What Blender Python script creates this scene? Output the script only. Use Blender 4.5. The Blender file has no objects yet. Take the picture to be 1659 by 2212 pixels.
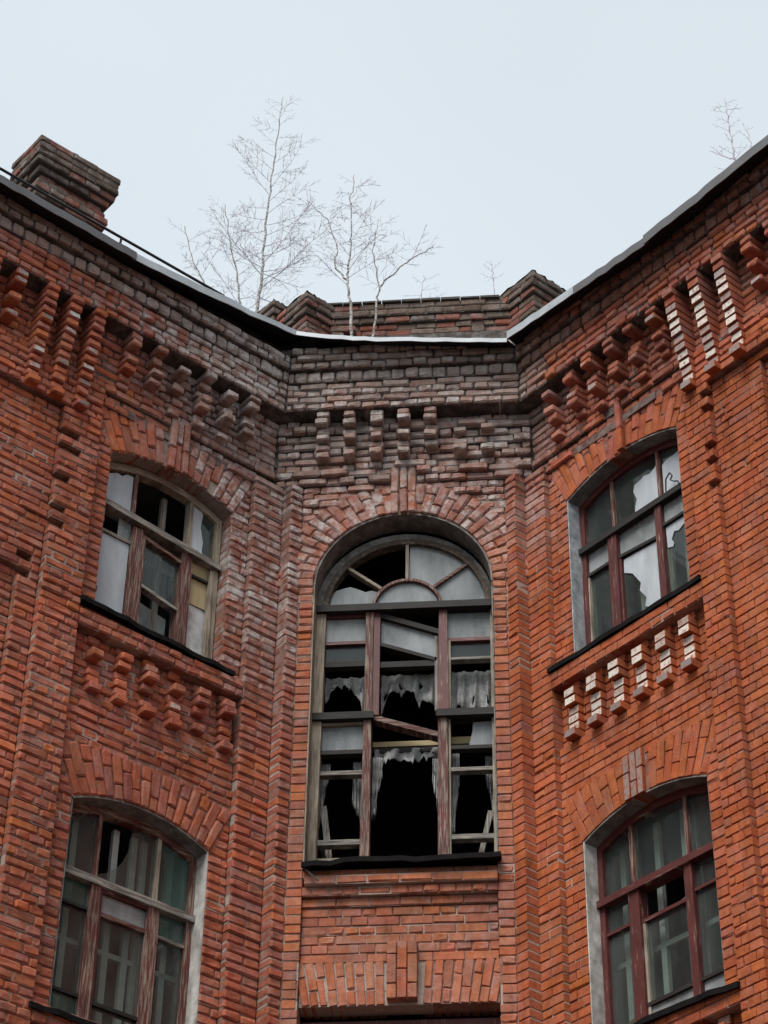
import bpy, math, random
import numpy as np
from mathutils import Matrix, Vector

rnd = random.Random(11)
nrs = np.random.RandomState(5)
S = bpy.context.scene
COL = S.collection
EYE = 1.6
R2 = math.sqrt(0.5)

# ------------------------------------------------------------------ camera
CAM_POS = np.array([1.39, -16.3, EYE])
PITCH, YAW, ROLL = math.radians(38.5), math.radians(95.5), -0.0165
fw = np.array([math.cos(YAW) * math.cos(PITCH), math.sin(YAW) * math.cos(PITCH), math.sin(PITCH)])
r0 = np.array([math.sin(YAW), -math.cos(YAW), 0.0])
u0 = np.cross(r0, fw)
cr, sr = math.cos(ROLL), math.sin(ROLL)
rx = cr * r0 - sr * u0
ux = sr * r0 + cr * u0
cam_d = bpy.data.cameras.new("camera")
cam = bpy.data.objects.new("camera", cam_d)
COL.objects.link(cam)
cam_d.sensor_fit = 'VERTICAL'
cam_d.sensor_height = 24.0
cam_d.lens = 24.0 * 4920 / 2212
cam_d.clip_start = 0.1
cam_d.clip_end = 2000
m = Matrix.Identity(4)
for i in range(3):
    m[i][0], m[i][1], m[i][2], m[i][3] = rx[i], ux[i], -fw[i], CAM_POS[i]
cam.matrix_world = m
S.camera = cam

# ------------------------------------------------------------------ sky, sun, exposure
SUN_DIR = Vector((-0.40, -0.85, 1.50)).normalized()
SUN_EL = math.asin(SUN_DIR.z)
w = bpy.data.worlds.new("World")
S.world = w
w.use_nodes = True
nt = w.node_tree
nt.nodes.clear()
sky = nt.nodes.new("ShaderNodeTexSky")
sky.sky_type = 'NISHITA'
sky.sun_disc = False
sky.sun_elevation = SUN_EL
sky.sun_rotation = math.atan2(SUN_DIR.x, SUN_DIR.y) % (2 * math.pi)
sky.air_density = 1.0
sky.dust_density = 4.0
cloud = nt.nodes.new("ShaderNodeRGB")           # overcast layer
cloud.outputs[0].default_value = (2.55, 2.79, 2.95, 1)
mix = nt.nodes.new("ShaderNodeMix")
mix.data_type = 'RGBA'
mix.inputs[0].default_value = 0.93
bg = nt.nodes.new("ShaderNodeBackground")
bg.inputs[1].default_value = 0.10
out = nt.nodes.new("ShaderNodeOutputWorld")
nt.links.new(sky.outputs[0], mix.inputs[6])
tcw = nt.nodes.new("ShaderNodeTexCoord")
nzw = nt.nodes.new("ShaderNodeTexNoise"); nzw.inputs["Scale"].default_value = 2.2; nzw.inputs["Detail"].default_value = 3; nzw.inputs["Roughness"].default_value = .45
mpw = nt.nodes.new("ShaderNodeMapRange"); mpw.inputs[1].default_value, mpw.inputs[2].default_value = .35, .65
mpw.inputs[3].default_value, mpw.inputs[4].default_value = .955, 1.035
scw = nt.nodes.new("ShaderNodeVectorMath"); scw.operation = 'SCALE'
nt.links.new(tcw.outputs["Generated"], nzw.inputs["Vector"]); nt.links.new(nzw.outputs["Fac"], mpw.inputs[0])
nt.links.new(cloud.outputs[0], scw.inputs[0]); nt.links.new(mpw.outputs[0], scw.inputs["Scale"])
nt.links.new(scw.outputs[0], mix.inputs[7])
nt.links.new(mix.outputs[2], bg.inputs[0])
nt.links.new(bg.outputs[0], out.inputs[0])

sun_d = bpy.data.lights.new("sun", 'SUN')
sun_d.energy = 1.5
sun_d.angle = math.radians(38)
sun_d.color = (1.0, 0.975, 0.94)
sun = bpy.data.objects.new("sun", sun_d)
COL.objects.link(sun)
sun.rotation_euler = SUN_DIR.to_track_quat('Z', 'Y').to_euler()
sun.location = (0, 0, 40)

S.view_settings.view_transform = 'Standard'
S.view_settings.look = 'None'
S.view_settings.gamma = 1.0
S.view_settings.use_curve_mapping = False
S.view_settings.exposure = 1.55
S.cycles.max_bounces = 8
S.cycles.transparent_max_bounces = 16

# ------------------------------------------------------------------ materials
def mat(name):
    mt = bpy.data.materials.new(name)
    mt.use_nodes = True
    t = mt.node_tree
    b = t.nodes["Principled BSDF"]
    return mt, t, b

def N(t, kind, **kw):
    n = t.nodes.new(kind)
    for k, v in kw.items():
        setattr(n, k, v)
    return n

def pos(t):
    return N(t, "ShaderNodeNewGeometry").outputs["Position"]

def noise(t, scale, detail=5, rough=0.6, vec=None, stretch=None):
    v = vec or pos(t)
    if stretch:
        mp = N(t, "ShaderNodeMapping")
        mp.inputs["Scale"].default_value = stretch
        t.links.new(v, mp.inputs["Vector"])
        v = mp.outputs[0]
    n = N(t, "ShaderNodeTexNoise")
    n.inputs["Scale"].default_value = scale
    n.inputs["Detail"].default_value = detail
    n.inputs["Roughness"].default_value = rough
    t.links.new(v, n.inputs["Vector"])
    return n.outputs["Fac"]

def ramp(t, fac, lo, hi, a=0.0, b=1.0):
    n = N(t, "ShaderNodeMapRange")
    n.clamp = True
    n.inputs[1].default_value, n.inputs[2].default_value = lo, hi
    n.inputs[3].default_value, n.inputs[4].default_value = a, b
    t.links.new(fac, n.inputs[0])
    return n.outputs[0]

def mth(t, op, a, b):
    n = N(t, "ShaderNodeMath", operation=op)
    for i, x in enumerate((a, b)):
        if hasattr(x, "is_linked"):
            t.links.new(x, n.inputs[i])
        else:
            n.inputs[i].default_value = x
    return n.outputs[0]

def mixc(t, fac, a, b, blend='MIX'):
    n = N(t, "ShaderNodeMix", data_type='RGBA', blend_type=blend)
    for i, x in ((0, fac), (6, a), (7, b)):
        if hasattr(x, "is_linked"):
            t.links.new(x, n.inputs[i])
        elif i == 0:
            n.inputs[0].default_value = x
        else:
            n.inputs[i].default_value = (*x, 1)
    return n.outputs[2]

def bump(t, b, h, strength, dist):
    n = N(t, "ShaderNodeBump")
    n.inputs["Strength"].default_value = strength
    n.inputs["Distance"].default_value = dist
    t.links.new(h, n.inputs["Height"])
    t.links.new(n.outputs[0], b.inputs["Normal"])

def scale_rgb(t, c, f):
    n = N(t, "ShaderNodeVectorMath", operation='SCALE')
    t.links.new(c, n.inputs[0])
    if hasattr(f, "is_linked"):
        t.links.new(f, n.inputs["Scale"])
    else:
        n.inputs["Scale"].default_value = f
    return n.outputs[0]

def masonry(name, is_brick):
    mt, t, b = mat(name)
    oi = N(t, "ShaderNodeObjectInfo")
    at = N(t, "ShaderNodeAttribute", attribute_name="col", attribute_type='GEOMETRY')
    add = N(t, "ShaderNodeVectorMath", operation='ADD')
    t.links.new(oi.outputs["Color"], add.inputs[0])
    t.links.new(at.outputs["Color"], add.inputs[1])
    c = add.outputs[0]
    c = scale_rgb(t, c, .76)
    g1 = N(t, "ShaderNodeAttribute", attribute_name="bloom", attribute_type='GEOMETRY')
    g2 = N(t, "ShaderNodeAttribute", attribute_name="bloom", attribute_type='OBJECT')
    bl = mth(t, 'ADD', g1.outputs["Fac"], g2.outputs["Fac"])
    c = scale_rgb(t, c, ramp(t, noise(t, 11, 6, .65), .3, .7, .80, 1.25))
    c = scale_rgb(t, c, ramp(t, noise(t, 1.1, 4, .55), .32, .68, .80, 1.16))       # large weathered areas
    if is_brick:
        c = scale_rgb(t, c, ramp(t, noise(t, 55, 4, .7), .28, .46, .6, 1.03))          # pits
        c = scale_rgb(t, c, ramp(t, noise(t, 5, 4, .6, stretch=(2.2, 2.2, .35)), .34, .50, .80, 1.03))  # old drips
        c = mixc(t, ramp(t, noise(t, 3.1, 5, .7), .62, .78, 0, .28), c, (.10, .08, .07))              # grime patches
    if is_brick:        # lime paint kept only on the front face
        fr = N(t, "ShaderNodeAttribute", attribute_name="front", attribute_type='GEOMETRY')
        pa = N(t, "ShaderNodeAttribute", attribute_name="paint", attribute_type='OBJECT')
        pc = N(t, "ShaderNodeAttribute", attribute_name="paint_colour", attribute_type='OBJECT')
        pk = mth(t, 'MULTIPLY', fr.outputs["Fac"], pa.outputs["Fac"])
        pk = mth(t, 'MULTIPLY', pk, ramp(t, noise(t, 26, 5, .7),   .36, .50, .12, 1.0))
        c = mixc(t, pk, c, pc.outputs["Color"])
    n = noise(t, 8.5, 6, .72)
    k = mth(t, 'MULTIPLY', ramp(t, n, .43, .63), bl)
    c = mixc(t, k, c, (.49, .46, .44))
    t.links.new(c, b.inputs["Base Color"])
    b.inputs["Roughness"].default_value = .93
    b.inputs["Specular IOR Level"].default_value = .1
    bump(t, b, noise(t, 38, 6, .72), .6, .009)
    return mt

M_BRICK = masonry("brick", True)
M_MORTAR = masonry("mortar", False)

def simple(name, col, var=.25, sc=12, rough=.8, stretch=None, spec=.3, bmp=.2, col2=None, lo=.4, hi=.6, metallic=0.):
    mt, t, b = mat(name)
    n = noise(t, sc, 6, .65, stretch=stretch)
    if col2:
        c = mixc(t, ramp(t, n, lo, hi), col, col2)
        rn = N(t, "ShaderNodeRGB")
        n2 = noise(t, sc * 2.7, 4, .6)
        c = scale_rgb(t, c, ramp(t, n2, .3, .7, 1 - var, 1 + var))
    else:
        rn = N(t, "ShaderNodeRGB")
        rn.outputs[0].default_value = (*col, 1)
        c = scale_rgb(t, rn.outputs[0], ramp(t, n, .3, .7, 1 - var, 1 + var))
    c = scale_rgb(t, c, .78)
    t.links.new(c, b.inputs["Base Color"])
    b.inputs["Roughness"].default_value = rough
    b.inputs["Specular IOR Level"].default_value = spec
    b.inputs["Metallic"].default_value = metallic
    if bmp:
        bump(t, b, n, bmp, .004)
    return mt

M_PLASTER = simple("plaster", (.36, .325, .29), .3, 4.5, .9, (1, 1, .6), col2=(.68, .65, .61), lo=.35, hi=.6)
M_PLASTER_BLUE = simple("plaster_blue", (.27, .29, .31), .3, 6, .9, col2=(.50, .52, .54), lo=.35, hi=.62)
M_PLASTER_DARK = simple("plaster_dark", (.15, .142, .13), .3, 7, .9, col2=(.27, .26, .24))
WOODST = (55, 55, 3.2)
HOR = {}
def wood(name, *a, **k):
    m1 = simple(name, *a, **k)
    a = list(a); a[4] = (3.2, 3.2, 60)
    HOR[m1] = simple(name + "_level", *a, **k)
    return m1
M_RED = wood("maroon_paint", (.105, .022, .019), .3, 1.3, .55, WOODST, .4, .3, col2=(.42, .35, .27), lo=.60, hi=.68)
M_PEEL = wood("peeling_paint", (.125, .036, .030), .35, 1.3, .7, WOODST, .3, .4, col2=(.31, .25, .195), lo=.48, hi=.60)
M_BARE = wood("bare_wood", (.20, .15, .11), .35, 1.3, .85, WOODST, .2, .4, col2=(.44, .38, .30), lo=.34, hi=.6)
M_GREYWOOD = wood("grey_wood", (.13, .115, .10), .3, 1.3, .85, WOODST, .2, .4, col2=(.38, .35, .31), lo=.4, hi=.6)
M_DARKWOOD = wood("dark_wood", (.022, .019, .017), .3, 1.5, .7, WOODST, .3, .3, col2=(.12, .10, .085), lo=.62, hi=.75)
M_RIM = simple("weathered_rim", (.10, .078, .062), .3, 16, .85, bmp=.3, col2=(.24, .20, .16), lo=.5, hi=.66)
M_INNER = simple("inner_sash_paint", (.52, .53, .50), .25, 5, .6)
M_SILL = simple("rusted_sill_sheet", (.010, .009, .009), .4, 9, .85, spec=.08, bmp=.4)
M_ZINC = simple("zinc_sheet", (.47, .51, .54), .22, 4, .55, spec=.4, bmp=.15, metallic=.15)
M_GREYMETAL = simple("grey_painted_sheet", (.12, .115, .12), .2, 4, .5, spec=.4, bmp=.05)
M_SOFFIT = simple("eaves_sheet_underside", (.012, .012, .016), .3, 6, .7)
M_PIPE = simple("black_pipe", (.02, .018, .017), .3, 9, .5)
M_PALE_SHEET = simple("pale_sheet_tone", (.52, .565, .60), .22, 2.2, .5, (2.5, 2.5, .6), spec=.4, bmp=.25)
M_PLY = wood("plywood", (.50, .40, .22), .12, 2, .7, (12, 12, 1.5), .3, .1)
M_WHITEBOARD = simple("white_board", (.66, .65, .64), .2, 3, .7, col2=(.30, .30, .31), lo=.52, hi=.72)
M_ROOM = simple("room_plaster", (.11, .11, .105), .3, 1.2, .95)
M_ROOMDARK = simple("room_black", (.012, .012, .012), .3, 1.2, .95)  # even near-black tone for the rooms behind the centre windows
M_ROOF = simple("roof_sheet", (.10, .10, .105), .2, 2, .5)
M_GROUND = simple("courtyard_asphalt", (.055, .053, .05), .35, .6, .95)
M_TWIG = simple("twig_bark_sky_blur", (.58, .52, .60), .2, 9, .8)  # bark lightened to lavender; the bright sky's blur is put into the colour
M_BARK = simple("young_bark", (.22, .175, .165), .25, 8, .85)
M_BIRCH = simple("birch_bark", (.10, .085, .08), .3, 5, .8, (6, 6, 14), .2, .2, col2=(.55, .52, .49), lo=.4, hi=.56)
M_WIRE = simple("black_wire", (.015, .015, .015), .1, 9, .5)
M_DRUM = simple("ply_panel", (.22, .13, .07), .2, 3, .7)

def cloth():
    mt, t, b = mat("net_curtain")
    n = noise(t, 9, 5, .6)
    rn = N(t, "ShaderNodeRGB"); rn.outputs[0].default_value = (.46, .46, .45, 1)
    c = scale_rgb(t, rn.outputs[0], ramp(t, n, .3, .7, .55, 1.2))
    wv = noise(t, 120, 2, .5)
    c = scale_rgb(t, c, ramp(t, wv, .35, .6, .6, 1.0))
    al = ramp(t, noise(t, 6, 4, .6), .36, .55, .55, .97)
    t.links.new(al, b.inputs["Alpha"])
    t.links.new(c, b.inputs["Base Color"])
    b.inputs["Roughness"].default_value = .95
    return mt
M_CLOTH = cloth()

def glass(name, tint, haze, hz_col):
    mt = bpy.data.materials.new(name)
    mt.use_nodes = True
    t = mt.node_tree
    t.nodes.clear()
    o = N(t, "ShaderNodeOutputMaterial")
    tr = N(t, "ShaderNodeBsdfTransparent"); tr.inputs[0].default_value = (*tint, 1)
    df = N(t, "ShaderNodeBsdfDiffuse"); df.inputs[0].default_value = (*hz_col, 1)
    gl = N(t, "ShaderNodeBsdfGlossy"); gl.inputs["Roughness"].default_value = .03
    ge = N(t, "ShaderNodeNewGeometry")
    dt = N(t, "ShaderNodeVectorMath", operation='DOT_PRODUCT')
    t.links.new(ge.outputs["Normal"], dt.inputs[0]); t.links.new(ge.outputs["Incoming"], dt.inputs[1])
    cs = mth(t, 'ABSOLUTE', dt.outputs["Value"], 0.0)
    pw5 = mth(t, 'POWER', mth(t, 'SUBTRACT', 1.0, cs), 5.0)
    fres = mth(t, 'ADD', mth(t, 'MULTIPLY', pw5, .70), .032)
    m1 = N(t, "ShaderNodeMixShader")
    h1 = ramp(t, noise(t, 2.4, 5, .6, stretch=(1.6, 1.6, .6)), .3, .7, .45, 1.45)
    h2 = ramp(t, noise(t, 9, 5, .7, stretch=(2.5, 2.5, .28)), .42, .68, .97, 1.08)     # rain streaks
    h = mth(t, 'MULTIPLY', mth(t, 'MULTIPLY', h1, h2), haze)
    t.links.new(h, m1.inputs[0]); t.links.new(tr.outputs[0], m1.inputs[1]); t.links.new(df.outputs[0], m1.inputs[2])
    m2 = N(t, "ShaderNodeMixShader")
    t.links.new(fres, m2.inputs[0]); t.links.new(m1.outputs[0], m2.inputs[1]); t.links.new(gl.outputs[0], m2.inputs[2])
    t.links.new(m2.outputs[0], o.inputs[0])
    return mt
M_GLASS = glass("window_glass", (.78, .83, .81), .07, (.32, .36, .35))
M_GLASSG = glass("green_glass", (.62, .74, .70), .20, (.22, .32, .29))
M_DUSTY = glass("dusty_glass", (.70, .74, .73), .50, (.44, .46, .465))

# ------------------------------------------------------------------ basic object helpers
class Acc:
    """collects shapes for one mesh; vertices are relative to the owner's base"""
    def __init__(self):
        self.v, self.f = [], []
    def add(self, vs, fs):
        o = len(self.v)
        self.v += [tuple(map(float, p)) for p in vs]
        self.f += [tuple(i + o for i in q) for q in fs]

BOXF = [(0, 1, 2, 3), (7, 6, 5, 4), (0, 4, 5, 1), (1, 5, 6, 2), (2, 6, 7, 3), (3, 7, 4, 0)]

def link(name, acc, material, parent=None, base=(0, 0, 0), smooth=False):
    me = bpy.data.meshes.new(name)
    b = np.array(base, float)
    me.from_pydata([tuple(np.array(p) - b) for p in acc.v], [], acc.f)
    me.materials.append(material)
    if smooth:
        for p in me.polygons:
            p.use_smooth = True
    me.update()
    o = bpy.data.objects.new(name, me)
    COL.objects.link(o)
    if parent is not None:
        o.parent = parent
    return o

def empty(name, loc, label, cat, group=None):
    o = bpy.data.objects.new(name, None)
    o.empty_display_size = .3
    COL.objects.link(o)
    o.location = loc
    o["label"], o["category"] = label, cat
    if group:
        o["group"] = group
    return o

def tag(o, label, cat, group=None):
    o["label"], o["category"] = label, cat
    if group:
        o["group"] = group
    return o

class Wall:
    def __init__(s, origin, e, n, root):
        s.o = np.array([origin[0], origin[1], EYE]); s.e = np.array(e, float); s.n = np.array(n, float)
        s.root = root
        s.base = np.array(root.location)
        s.inw = -s.n
        s.flip = 1 if np.cross(s.e, s.inw)[2] > 0 else -1
        s.ex = s.e * s.flip
    def P(s, u, z, d=0.0):
        return s.o + s.e * u + s.n * d + np.array([0, 0, z])

def box(a, W, u0, u1, z0, z1, d0, d1):
    P = W.P
    a.add([P(u0, z0, d0), P(u1, z0, d0), P(u1, z1, d0), P(u0, z1, d0),
           P(u0, z0, d1), P(u1, z0, d1), P(u1, z1, d1), P(u0, z1, d1)], BOXF)

def bar(a, W, p, q, wd, d0, d1, wd2=None):
    (ua, za), (ub, zb) = p, q
    wd2 = wd2 or wd
    L = math.hypot(ub - ua, zb - za)
    nx, nz = -(zb - za) / L, (ub - ua) / L
    pts = [(ua + nx * wd / 2, za + nz * wd / 2), (ub + nx * wd2 / 2, zb + nz * wd2 / 2),
           (ub - nx * wd2 / 2, zb - nz * wd2 / 2), (ua - nx * wd / 2, za - nz * wd / 2)]
    prism(a, W, pts, d0, d1)

def prism(a, W, poly, d0, d1):
    n = len(poly)
    vs = [W.P(u, z, d0) for u, z in poly] + [W.P(u, z, d1) for u, z in poly]
    fs = [tuple(range(n)), tuple(range(2 * n - 1, n - 1, -1))]
    fs += [(i, (i + 1) % n, (i + 1) % n + n, i + n) for i in range(n)]
    a.add(vs, fs)

def band(a, W, inner, outer, d0, d1):
    """strip between two polylines (same count), given depth range"""
    n = len(inner)
    vs = [W.P(*p, d0) for p in inner] + [W.P(*p, d0) for p in outer] + [W.P(*p, d1) for p in inner] + [W.P(*p, d1) for p in outer]
    fs = []
    for i in range(n - 1):
        fs += [(i, i + 1, n + i + 1, n + i), (2 * n + i, 3 * n + i, 3 * n + i + 1, 2 * n + i + 1),
               (i, 2 * n + i, 2 * n + i + 1, i + 1), (n + i, n + i + 1, 3 * n + i + 1, 3 * n + i)]
    fs += [(0, n, 3 * n, 2 * n), (n - 1, 3 * n - 1, 4 * n - 1, 2 * n - 1)]
    a.add(vs, fs)

# ------------------------------------------------------------------ the three building parts
wingL = empty("building_wing", (-2.4, -1.2, 0), "left wing of the derelict brick building, dark red brick, square chimney above its eaves", "building wing")
bay = empty("building_bay", (0, 0, 0), "narrow centre bay of the brick building with the tall arched window, grey weathered top", "building bay")
wingR = empty("building_wing.001", (2.4, -1.2, 0), "right wing of the derelict brick building, orange red brick with white tipped brackets", "building wing")
L = Wall((-1.206, 0), (-R2, -R2, 0), (R2, -R2, 0), wingL)
C = Wall((0, 0), (1, 0, 0), (0, -1, 0), bay)
R = Wall((1.206, 0), (R2, -R2, 0), (-R2, -R2, 0), wingR)
L.name, C.name, R.name = "L", "C", "R"
ZG, PH = 8.569, 0.0825          # course grid
def K(k): return ZG + PH * k
def sst(x, a, b):
    t = min(1, max(0, (x - a) / (b - a))); return t * t * (3 - 2 * t)

# -------- brick colours (what the fired clay, paint and weathering are, not light)
PAL_L = [(.44, .122, .066), (.46, .130, .068), (.41, .117, .070), (.48, .132, .060), (.36, .120, .080), (.42, .130, .080), (.45, .126, .064), (.50, .142, .060)]
PAL_R = [(.445, .116, .043), (.425, .109, .041), (.46, .122, .044), (.415, .111, .047)]
PAL_C = [(.49, .165, .084), (.47, .150, .074), (.44, .155, .090), (.49, .150, .066), (.38, .135, .085)]
GREY = np.array((.35, .275, .24)); TOPG = np.array((.30, .25, .22)); PURP = np.array((.335, .142, .108))

def brick_colour(W, u, z, kind, r):
    n = W.name
    if n == "R" and z < 13.2:
        pal = PAL_R if r.random() < .965 else PAL_L
    elif n == "C":
        pal = PAL_C
    else:
        pal = PAL_L
    c = np.array(r.choice(pal))
    sp = .07 if n == "R" and z < 13 else .09
    c = c * (1 + r.uniform(-sp, sp)) * np.array((1, 1 + r.uniform(-.08, .08), 1 + r.uniform(-.08, .1)))
    bloom = .14
    if n == "C":
        p, g = sst(z, 11.6, 13.1) * .75, sst(z, 12.9, 13.8) * .85
        bloom = .15 + .6 * sst(z, 11.8, 13.0) - .1 * sst(z, 13.8, 14.4)
    elif n == "L":
        p = sst(z, 10.1, 12.4) * (1 - sst(u, .35, 1.25 + .8 * sst(z, 12.6, 13.6))) * 1.0
        g = sst(z, 12.9, 13.9) * (1 - sst(u, .8, 2.4)) * .75
        bloom = .12 + .75 * p + .55 * sst(z, 13.95, 14.12) * (1 - sst(u, 1.6, 2.6))
    else:
        p = sst(z, 11.9, 13.0) * (1 - sst(u, .0, .5)) * .7 + .25 * sst(z, 13.2, 13.6)
        g = sst(z, 13.3, 14.0) * (1 - sst(u, .1, .8)) * .8
        bloom = .07 + .4 * p
    p = min(1, max(0, p + r.uniform(-.3, .18))); g = min(1, max(0, g + r.uniform(-.35, .12)))
    v = 1 + r.uniform(-.18, .18)
    c = c * (1 - p) + PURP * v * p
    c = c * (1 - g) + GREY * v * g
    if kind == "cornice_brick":
        t = sst(z, 14.36, 14.5) * (.85 if n != "R" else .7)
        if r.random() < .12: t *= .5
        tg = TOPG if n != "R" else np.array((.17, .10, .075))
        c = c * (1 - t) + tg * v * t
        if n != "R": bloom = max(bloom, .3)
    return np.clip(c, .02, .75), max(0, bloom * r.uniform(.3, 1.5))

def mortar_colour(W, u, z, r=rnd):
    n = W.name
    if n == "R":
        c = np.array((.30, .088, .048))
        pale = (1 - sst(u, .15, .5)) * (1 - sst(z, 9.3, 10.1)) + (1 - sst(u, .1, .4)) * sst(z, 10.9, 11.4) * (1 - sst(z, 12.6, 13.2))
        if r.random() < .12: pale = max(pale, .6)
    else:
        c = np.array((.27, .115, .078))
        pale = .85 if r.random() < (.32 if n == "L" else .5) else .1
    c = c * (1 - .85 * pale) + np.array((.50, .43, .36)) * .85 * pale
    g = sst(z, 12.6, 13.6)
    return c * (1 - g) + np.array((.085, .072, .065)) * g

# -------- brick shape library: chamfered, slightly uneven bricks (44 triangles each)
def brick_shape(Lx, ch, jit, seed):
    q = np.random.RandomState(seed)
    H, D = .0695, .25
    vs, idx = [], {}
    for sx in (-1, 1):
        for sy in (-1, 1):
            for sz in (-1, 1):
                c = ch * q.uniform(.6, 1.5, 3)
                b = np.array([sx * Lx / 2, sy * D / 2, sz * H / 2])
                s = np.array([sx, sy, sz])
                for a in range(3):
                    o = b.copy()
                    for k in range(3):
                        if k != a: o[k] -= s[k] * c[k]
                    idx[(sx, sy, sz, a)] = len(vs)
                    vs.append(o + q.uniform(-jit, jit, 3))
    fs = []
    for a in range(3):
        o = [k for k in range(3) if k != a]
        for s in (-1, 1):
            loop = []
            for p, r_ in ((-1, -1), (1, -1), (1, 1), (-1, 1)):
                key = [0, 0, 0]; key[a] = s; key[o[0]] = p; key[o[1]] = r_
                loop.append(idx[(*key, a)])
            fs.append(loop)
    for a in range(3):              # edges parallel to axis a
        o = [k for k in range(3) if k != a]
        for p in (-1, 1):
            for r_ in (-1, 1):
                k1 = [0, 0, 0]; k1[o[0]] = p; k1[o[1]] = r_
                ka, kb = list(k1), list(k1); ka[a] = -1; kb[a] = 1
                fs.append([idx[(*ka, o[0])], idx[(*kb, o[0])], idx[(*kb, o[1])], idx[(*ka, o[1])]])
    for sx in (-1, 1):
        for sy in (-1, 1):
            for sz in (-1, 1):
                fs.append([idx[(sx, sy, sz, a)] for a in range(3)])
    vs = np.array(vs)
    out_f = []
    for f in fs:                     # outward normals
        p = vs[f]
        nn = np.cross(p[1] - p[0], p[2] - p[0])
        out_f.append(list(f) if nn @ p.mean(0) > 0 else list(f)[::-1])
    return vs, out_f

LIB = {}
for style, ch, jit in (("worn", .0115, .0046), ("neat", .0042, .0016)):
    for size, Lx in (("s", .25), ("h", .12)):
        lst = []
        for i in range(10):
            v, f = brick_shape(Lx, ch, jit, i * 17 + (3 if size == "s" else 5) + (100 if style == "worn" else 0))
            me = bpy.data.meshes.new("brick_%s" % style)
            me.from_pydata([tuple(p) for p in v], [], f)
            me.materials.append(M_BRICK)
            fa = me.attributes.new('front', 'FLOAT', 'FACE')
            fa.data[2].value = 1.0
            me.update()
            lst.append((v, f, me, Lx))
        LIB[(style, size)] = lst

BR = {"L": [], "C": [], "R": []}     # all bricks: dict per brick
MORT = {"L": [], "C": [], "R": []}

def style_of(W, z):
    if rnd.random() < (.07 if W.name == "R" else .2): return "worn"
    return "neat" if (W.name == "R" and z < 13.1) or (W.name == "C" and z < 11.5) else "worn"

def put(W, u0_, u1_, z0_, z1_, d, kind, paint=None, rot=0.0, wear=1.0, seed_r=rnd, style=None, dd=None):
    """one brick with its front at depth d; (u0,u1,z0,z1) is the visible face without the joint"""
    r = seed_r
    uc, zc = (u0_ + u1_) / 2, (z0_ + z1_) / 2
    ln, ht = u1_ - u0_, z1_ - z0_
    st = style or style_of(W, zc)
    size = "s" if ln > .185 else "h"
    base = .25 if size == "s" else .12
    j = (.85 if st == "worn" else .32) * wear
    col, bloom = brick_colour(W, uc, zc, kind, r)
    if paint is not None:
        paint = np.array(paint) * r.uniform(.8, 1.08); bloom *= .5
    d = d + max(-.002, r.gauss(.001, .0035) * j)
    if st == "worn" and r.random() < .05 * wear:
        d += r.uniform(.002, .010)
    BR[W.name].append(dict(uc=uc + r.gauss(0, .0015) * j, zc=zc + r.gauss(0, .0015) * j, d=d, ln=ln, sx=ln / base, sz=ht / .0695,
                           rot=rot + r.gauss(0, .008) * j, tilt=r.gauss(0, .010) * j, yaw=r.gauss(0, .008) * j, lib=(st, size, r.randrange(10)),
                           col=col, bloom=bloom, kind=kind, paint=paint))

# -------- depth profile of each wall
RIB_TOP = K(58)
WIN = {  # wing windows: u range, spring, rise, bottom
    "U": dict(zs=12.83, rise=.15, zb=K(31)),
    "D": dict(zs=9.32, rise=.15, zb=7.50)}
def win_u(W): return (.405, 1.765) if W is R else (.455, 1.775)
LIM = {"L": (0.0, 3.85), "C": (-.93, .93), "R": (0.0, 3.85)}

REG = {"L": [], "C": [], "R": []}
def reg(n, u0_, u1_, z0_, z1_, d, kind=None): REG[n].append((u0_, u1_, z0_, z1_, d, kind))
for n, rib2, p0, p1, ol, oz in (("R", .185, 1.945, 2.205, 2.75, 12.97), ("L", .265, 1.95, 2.335, 2.53, 11.25)):
    reg(n, ol, 9, -9, oz, -.065)
    reg(n, -.195, -.065, -9, RIB_TOP, .195, "quoin_brick")
    reg(n, -.065, rib2, -9, RIB_TOP, .065, "quoin_brick")
    reg(n, p0, p1, -9, K(54), .065, "pilaster_brick")
    reg(n, p0, 9, K(54), 99, .065)
    reg(n, rib2, p0, K(21), K(28), -.05)            # recessed apron panel
    reg(n, rib2, p0, K(28), K(30), .065, "apron_brick")
    reg(n, rib2, p0, K(-22), K(-15), -.05)
    reg(n, rib2, p0, K(-15), K(-13), .065, "apron_brick")
    # corbelled frieze courses
    for k, d in ((57, .03), (59, .035), (60, .02), (61, .025), (62, .03), (63, .03), (64, .035), (65, .05), (66, .06)):
        lo = rib2 if k < 58 else -1
        reg(n, lo, 1.93 if k < 58 else 9, K(k), K(k + 1), d if k < 61 else d)
reg("R", 2.12, 2.205, K(52), K(53), -.02); reg("R", 2.12, 2.205, K(50), K(51), -.02)
reg("R", 2.12, 2.205, K(45), K(46), .0); reg("R", 2.12, 2.205, K(43), K(44), .0); reg("R", 2.12, 2.205, K(40), K(41), .0)
reg("L", 2.2, 2.335, K(38), K(39), .0); reg("L", 2.2, 2.335, K(40), K(41), .0)
reg("L", 2.15, 2.335, K(50), K(51), -.01); reg("L", 2.12, 2.335, K(48), K(49), -.01); reg("L", 2.2, 2.335, K(44), K(45), -.01)
reg("L", 2.42, 2.56, K(31), K(32), -.08); reg("L", 2.42, 2.56, K(33), K(34), -.08)
reg("C", -.80, .795, -9, K(8), -.055)
reg("C", -.80, .795, K(5), K(6), -.035)
reg("C", -.80, .795, K(6), K(7), .01, "apron_brick"); reg("C", -.78, .80, K(7), K(8), .05, "apron_brick")
reg("C", -.80, .795, K(8), K(9), -.01)
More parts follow.
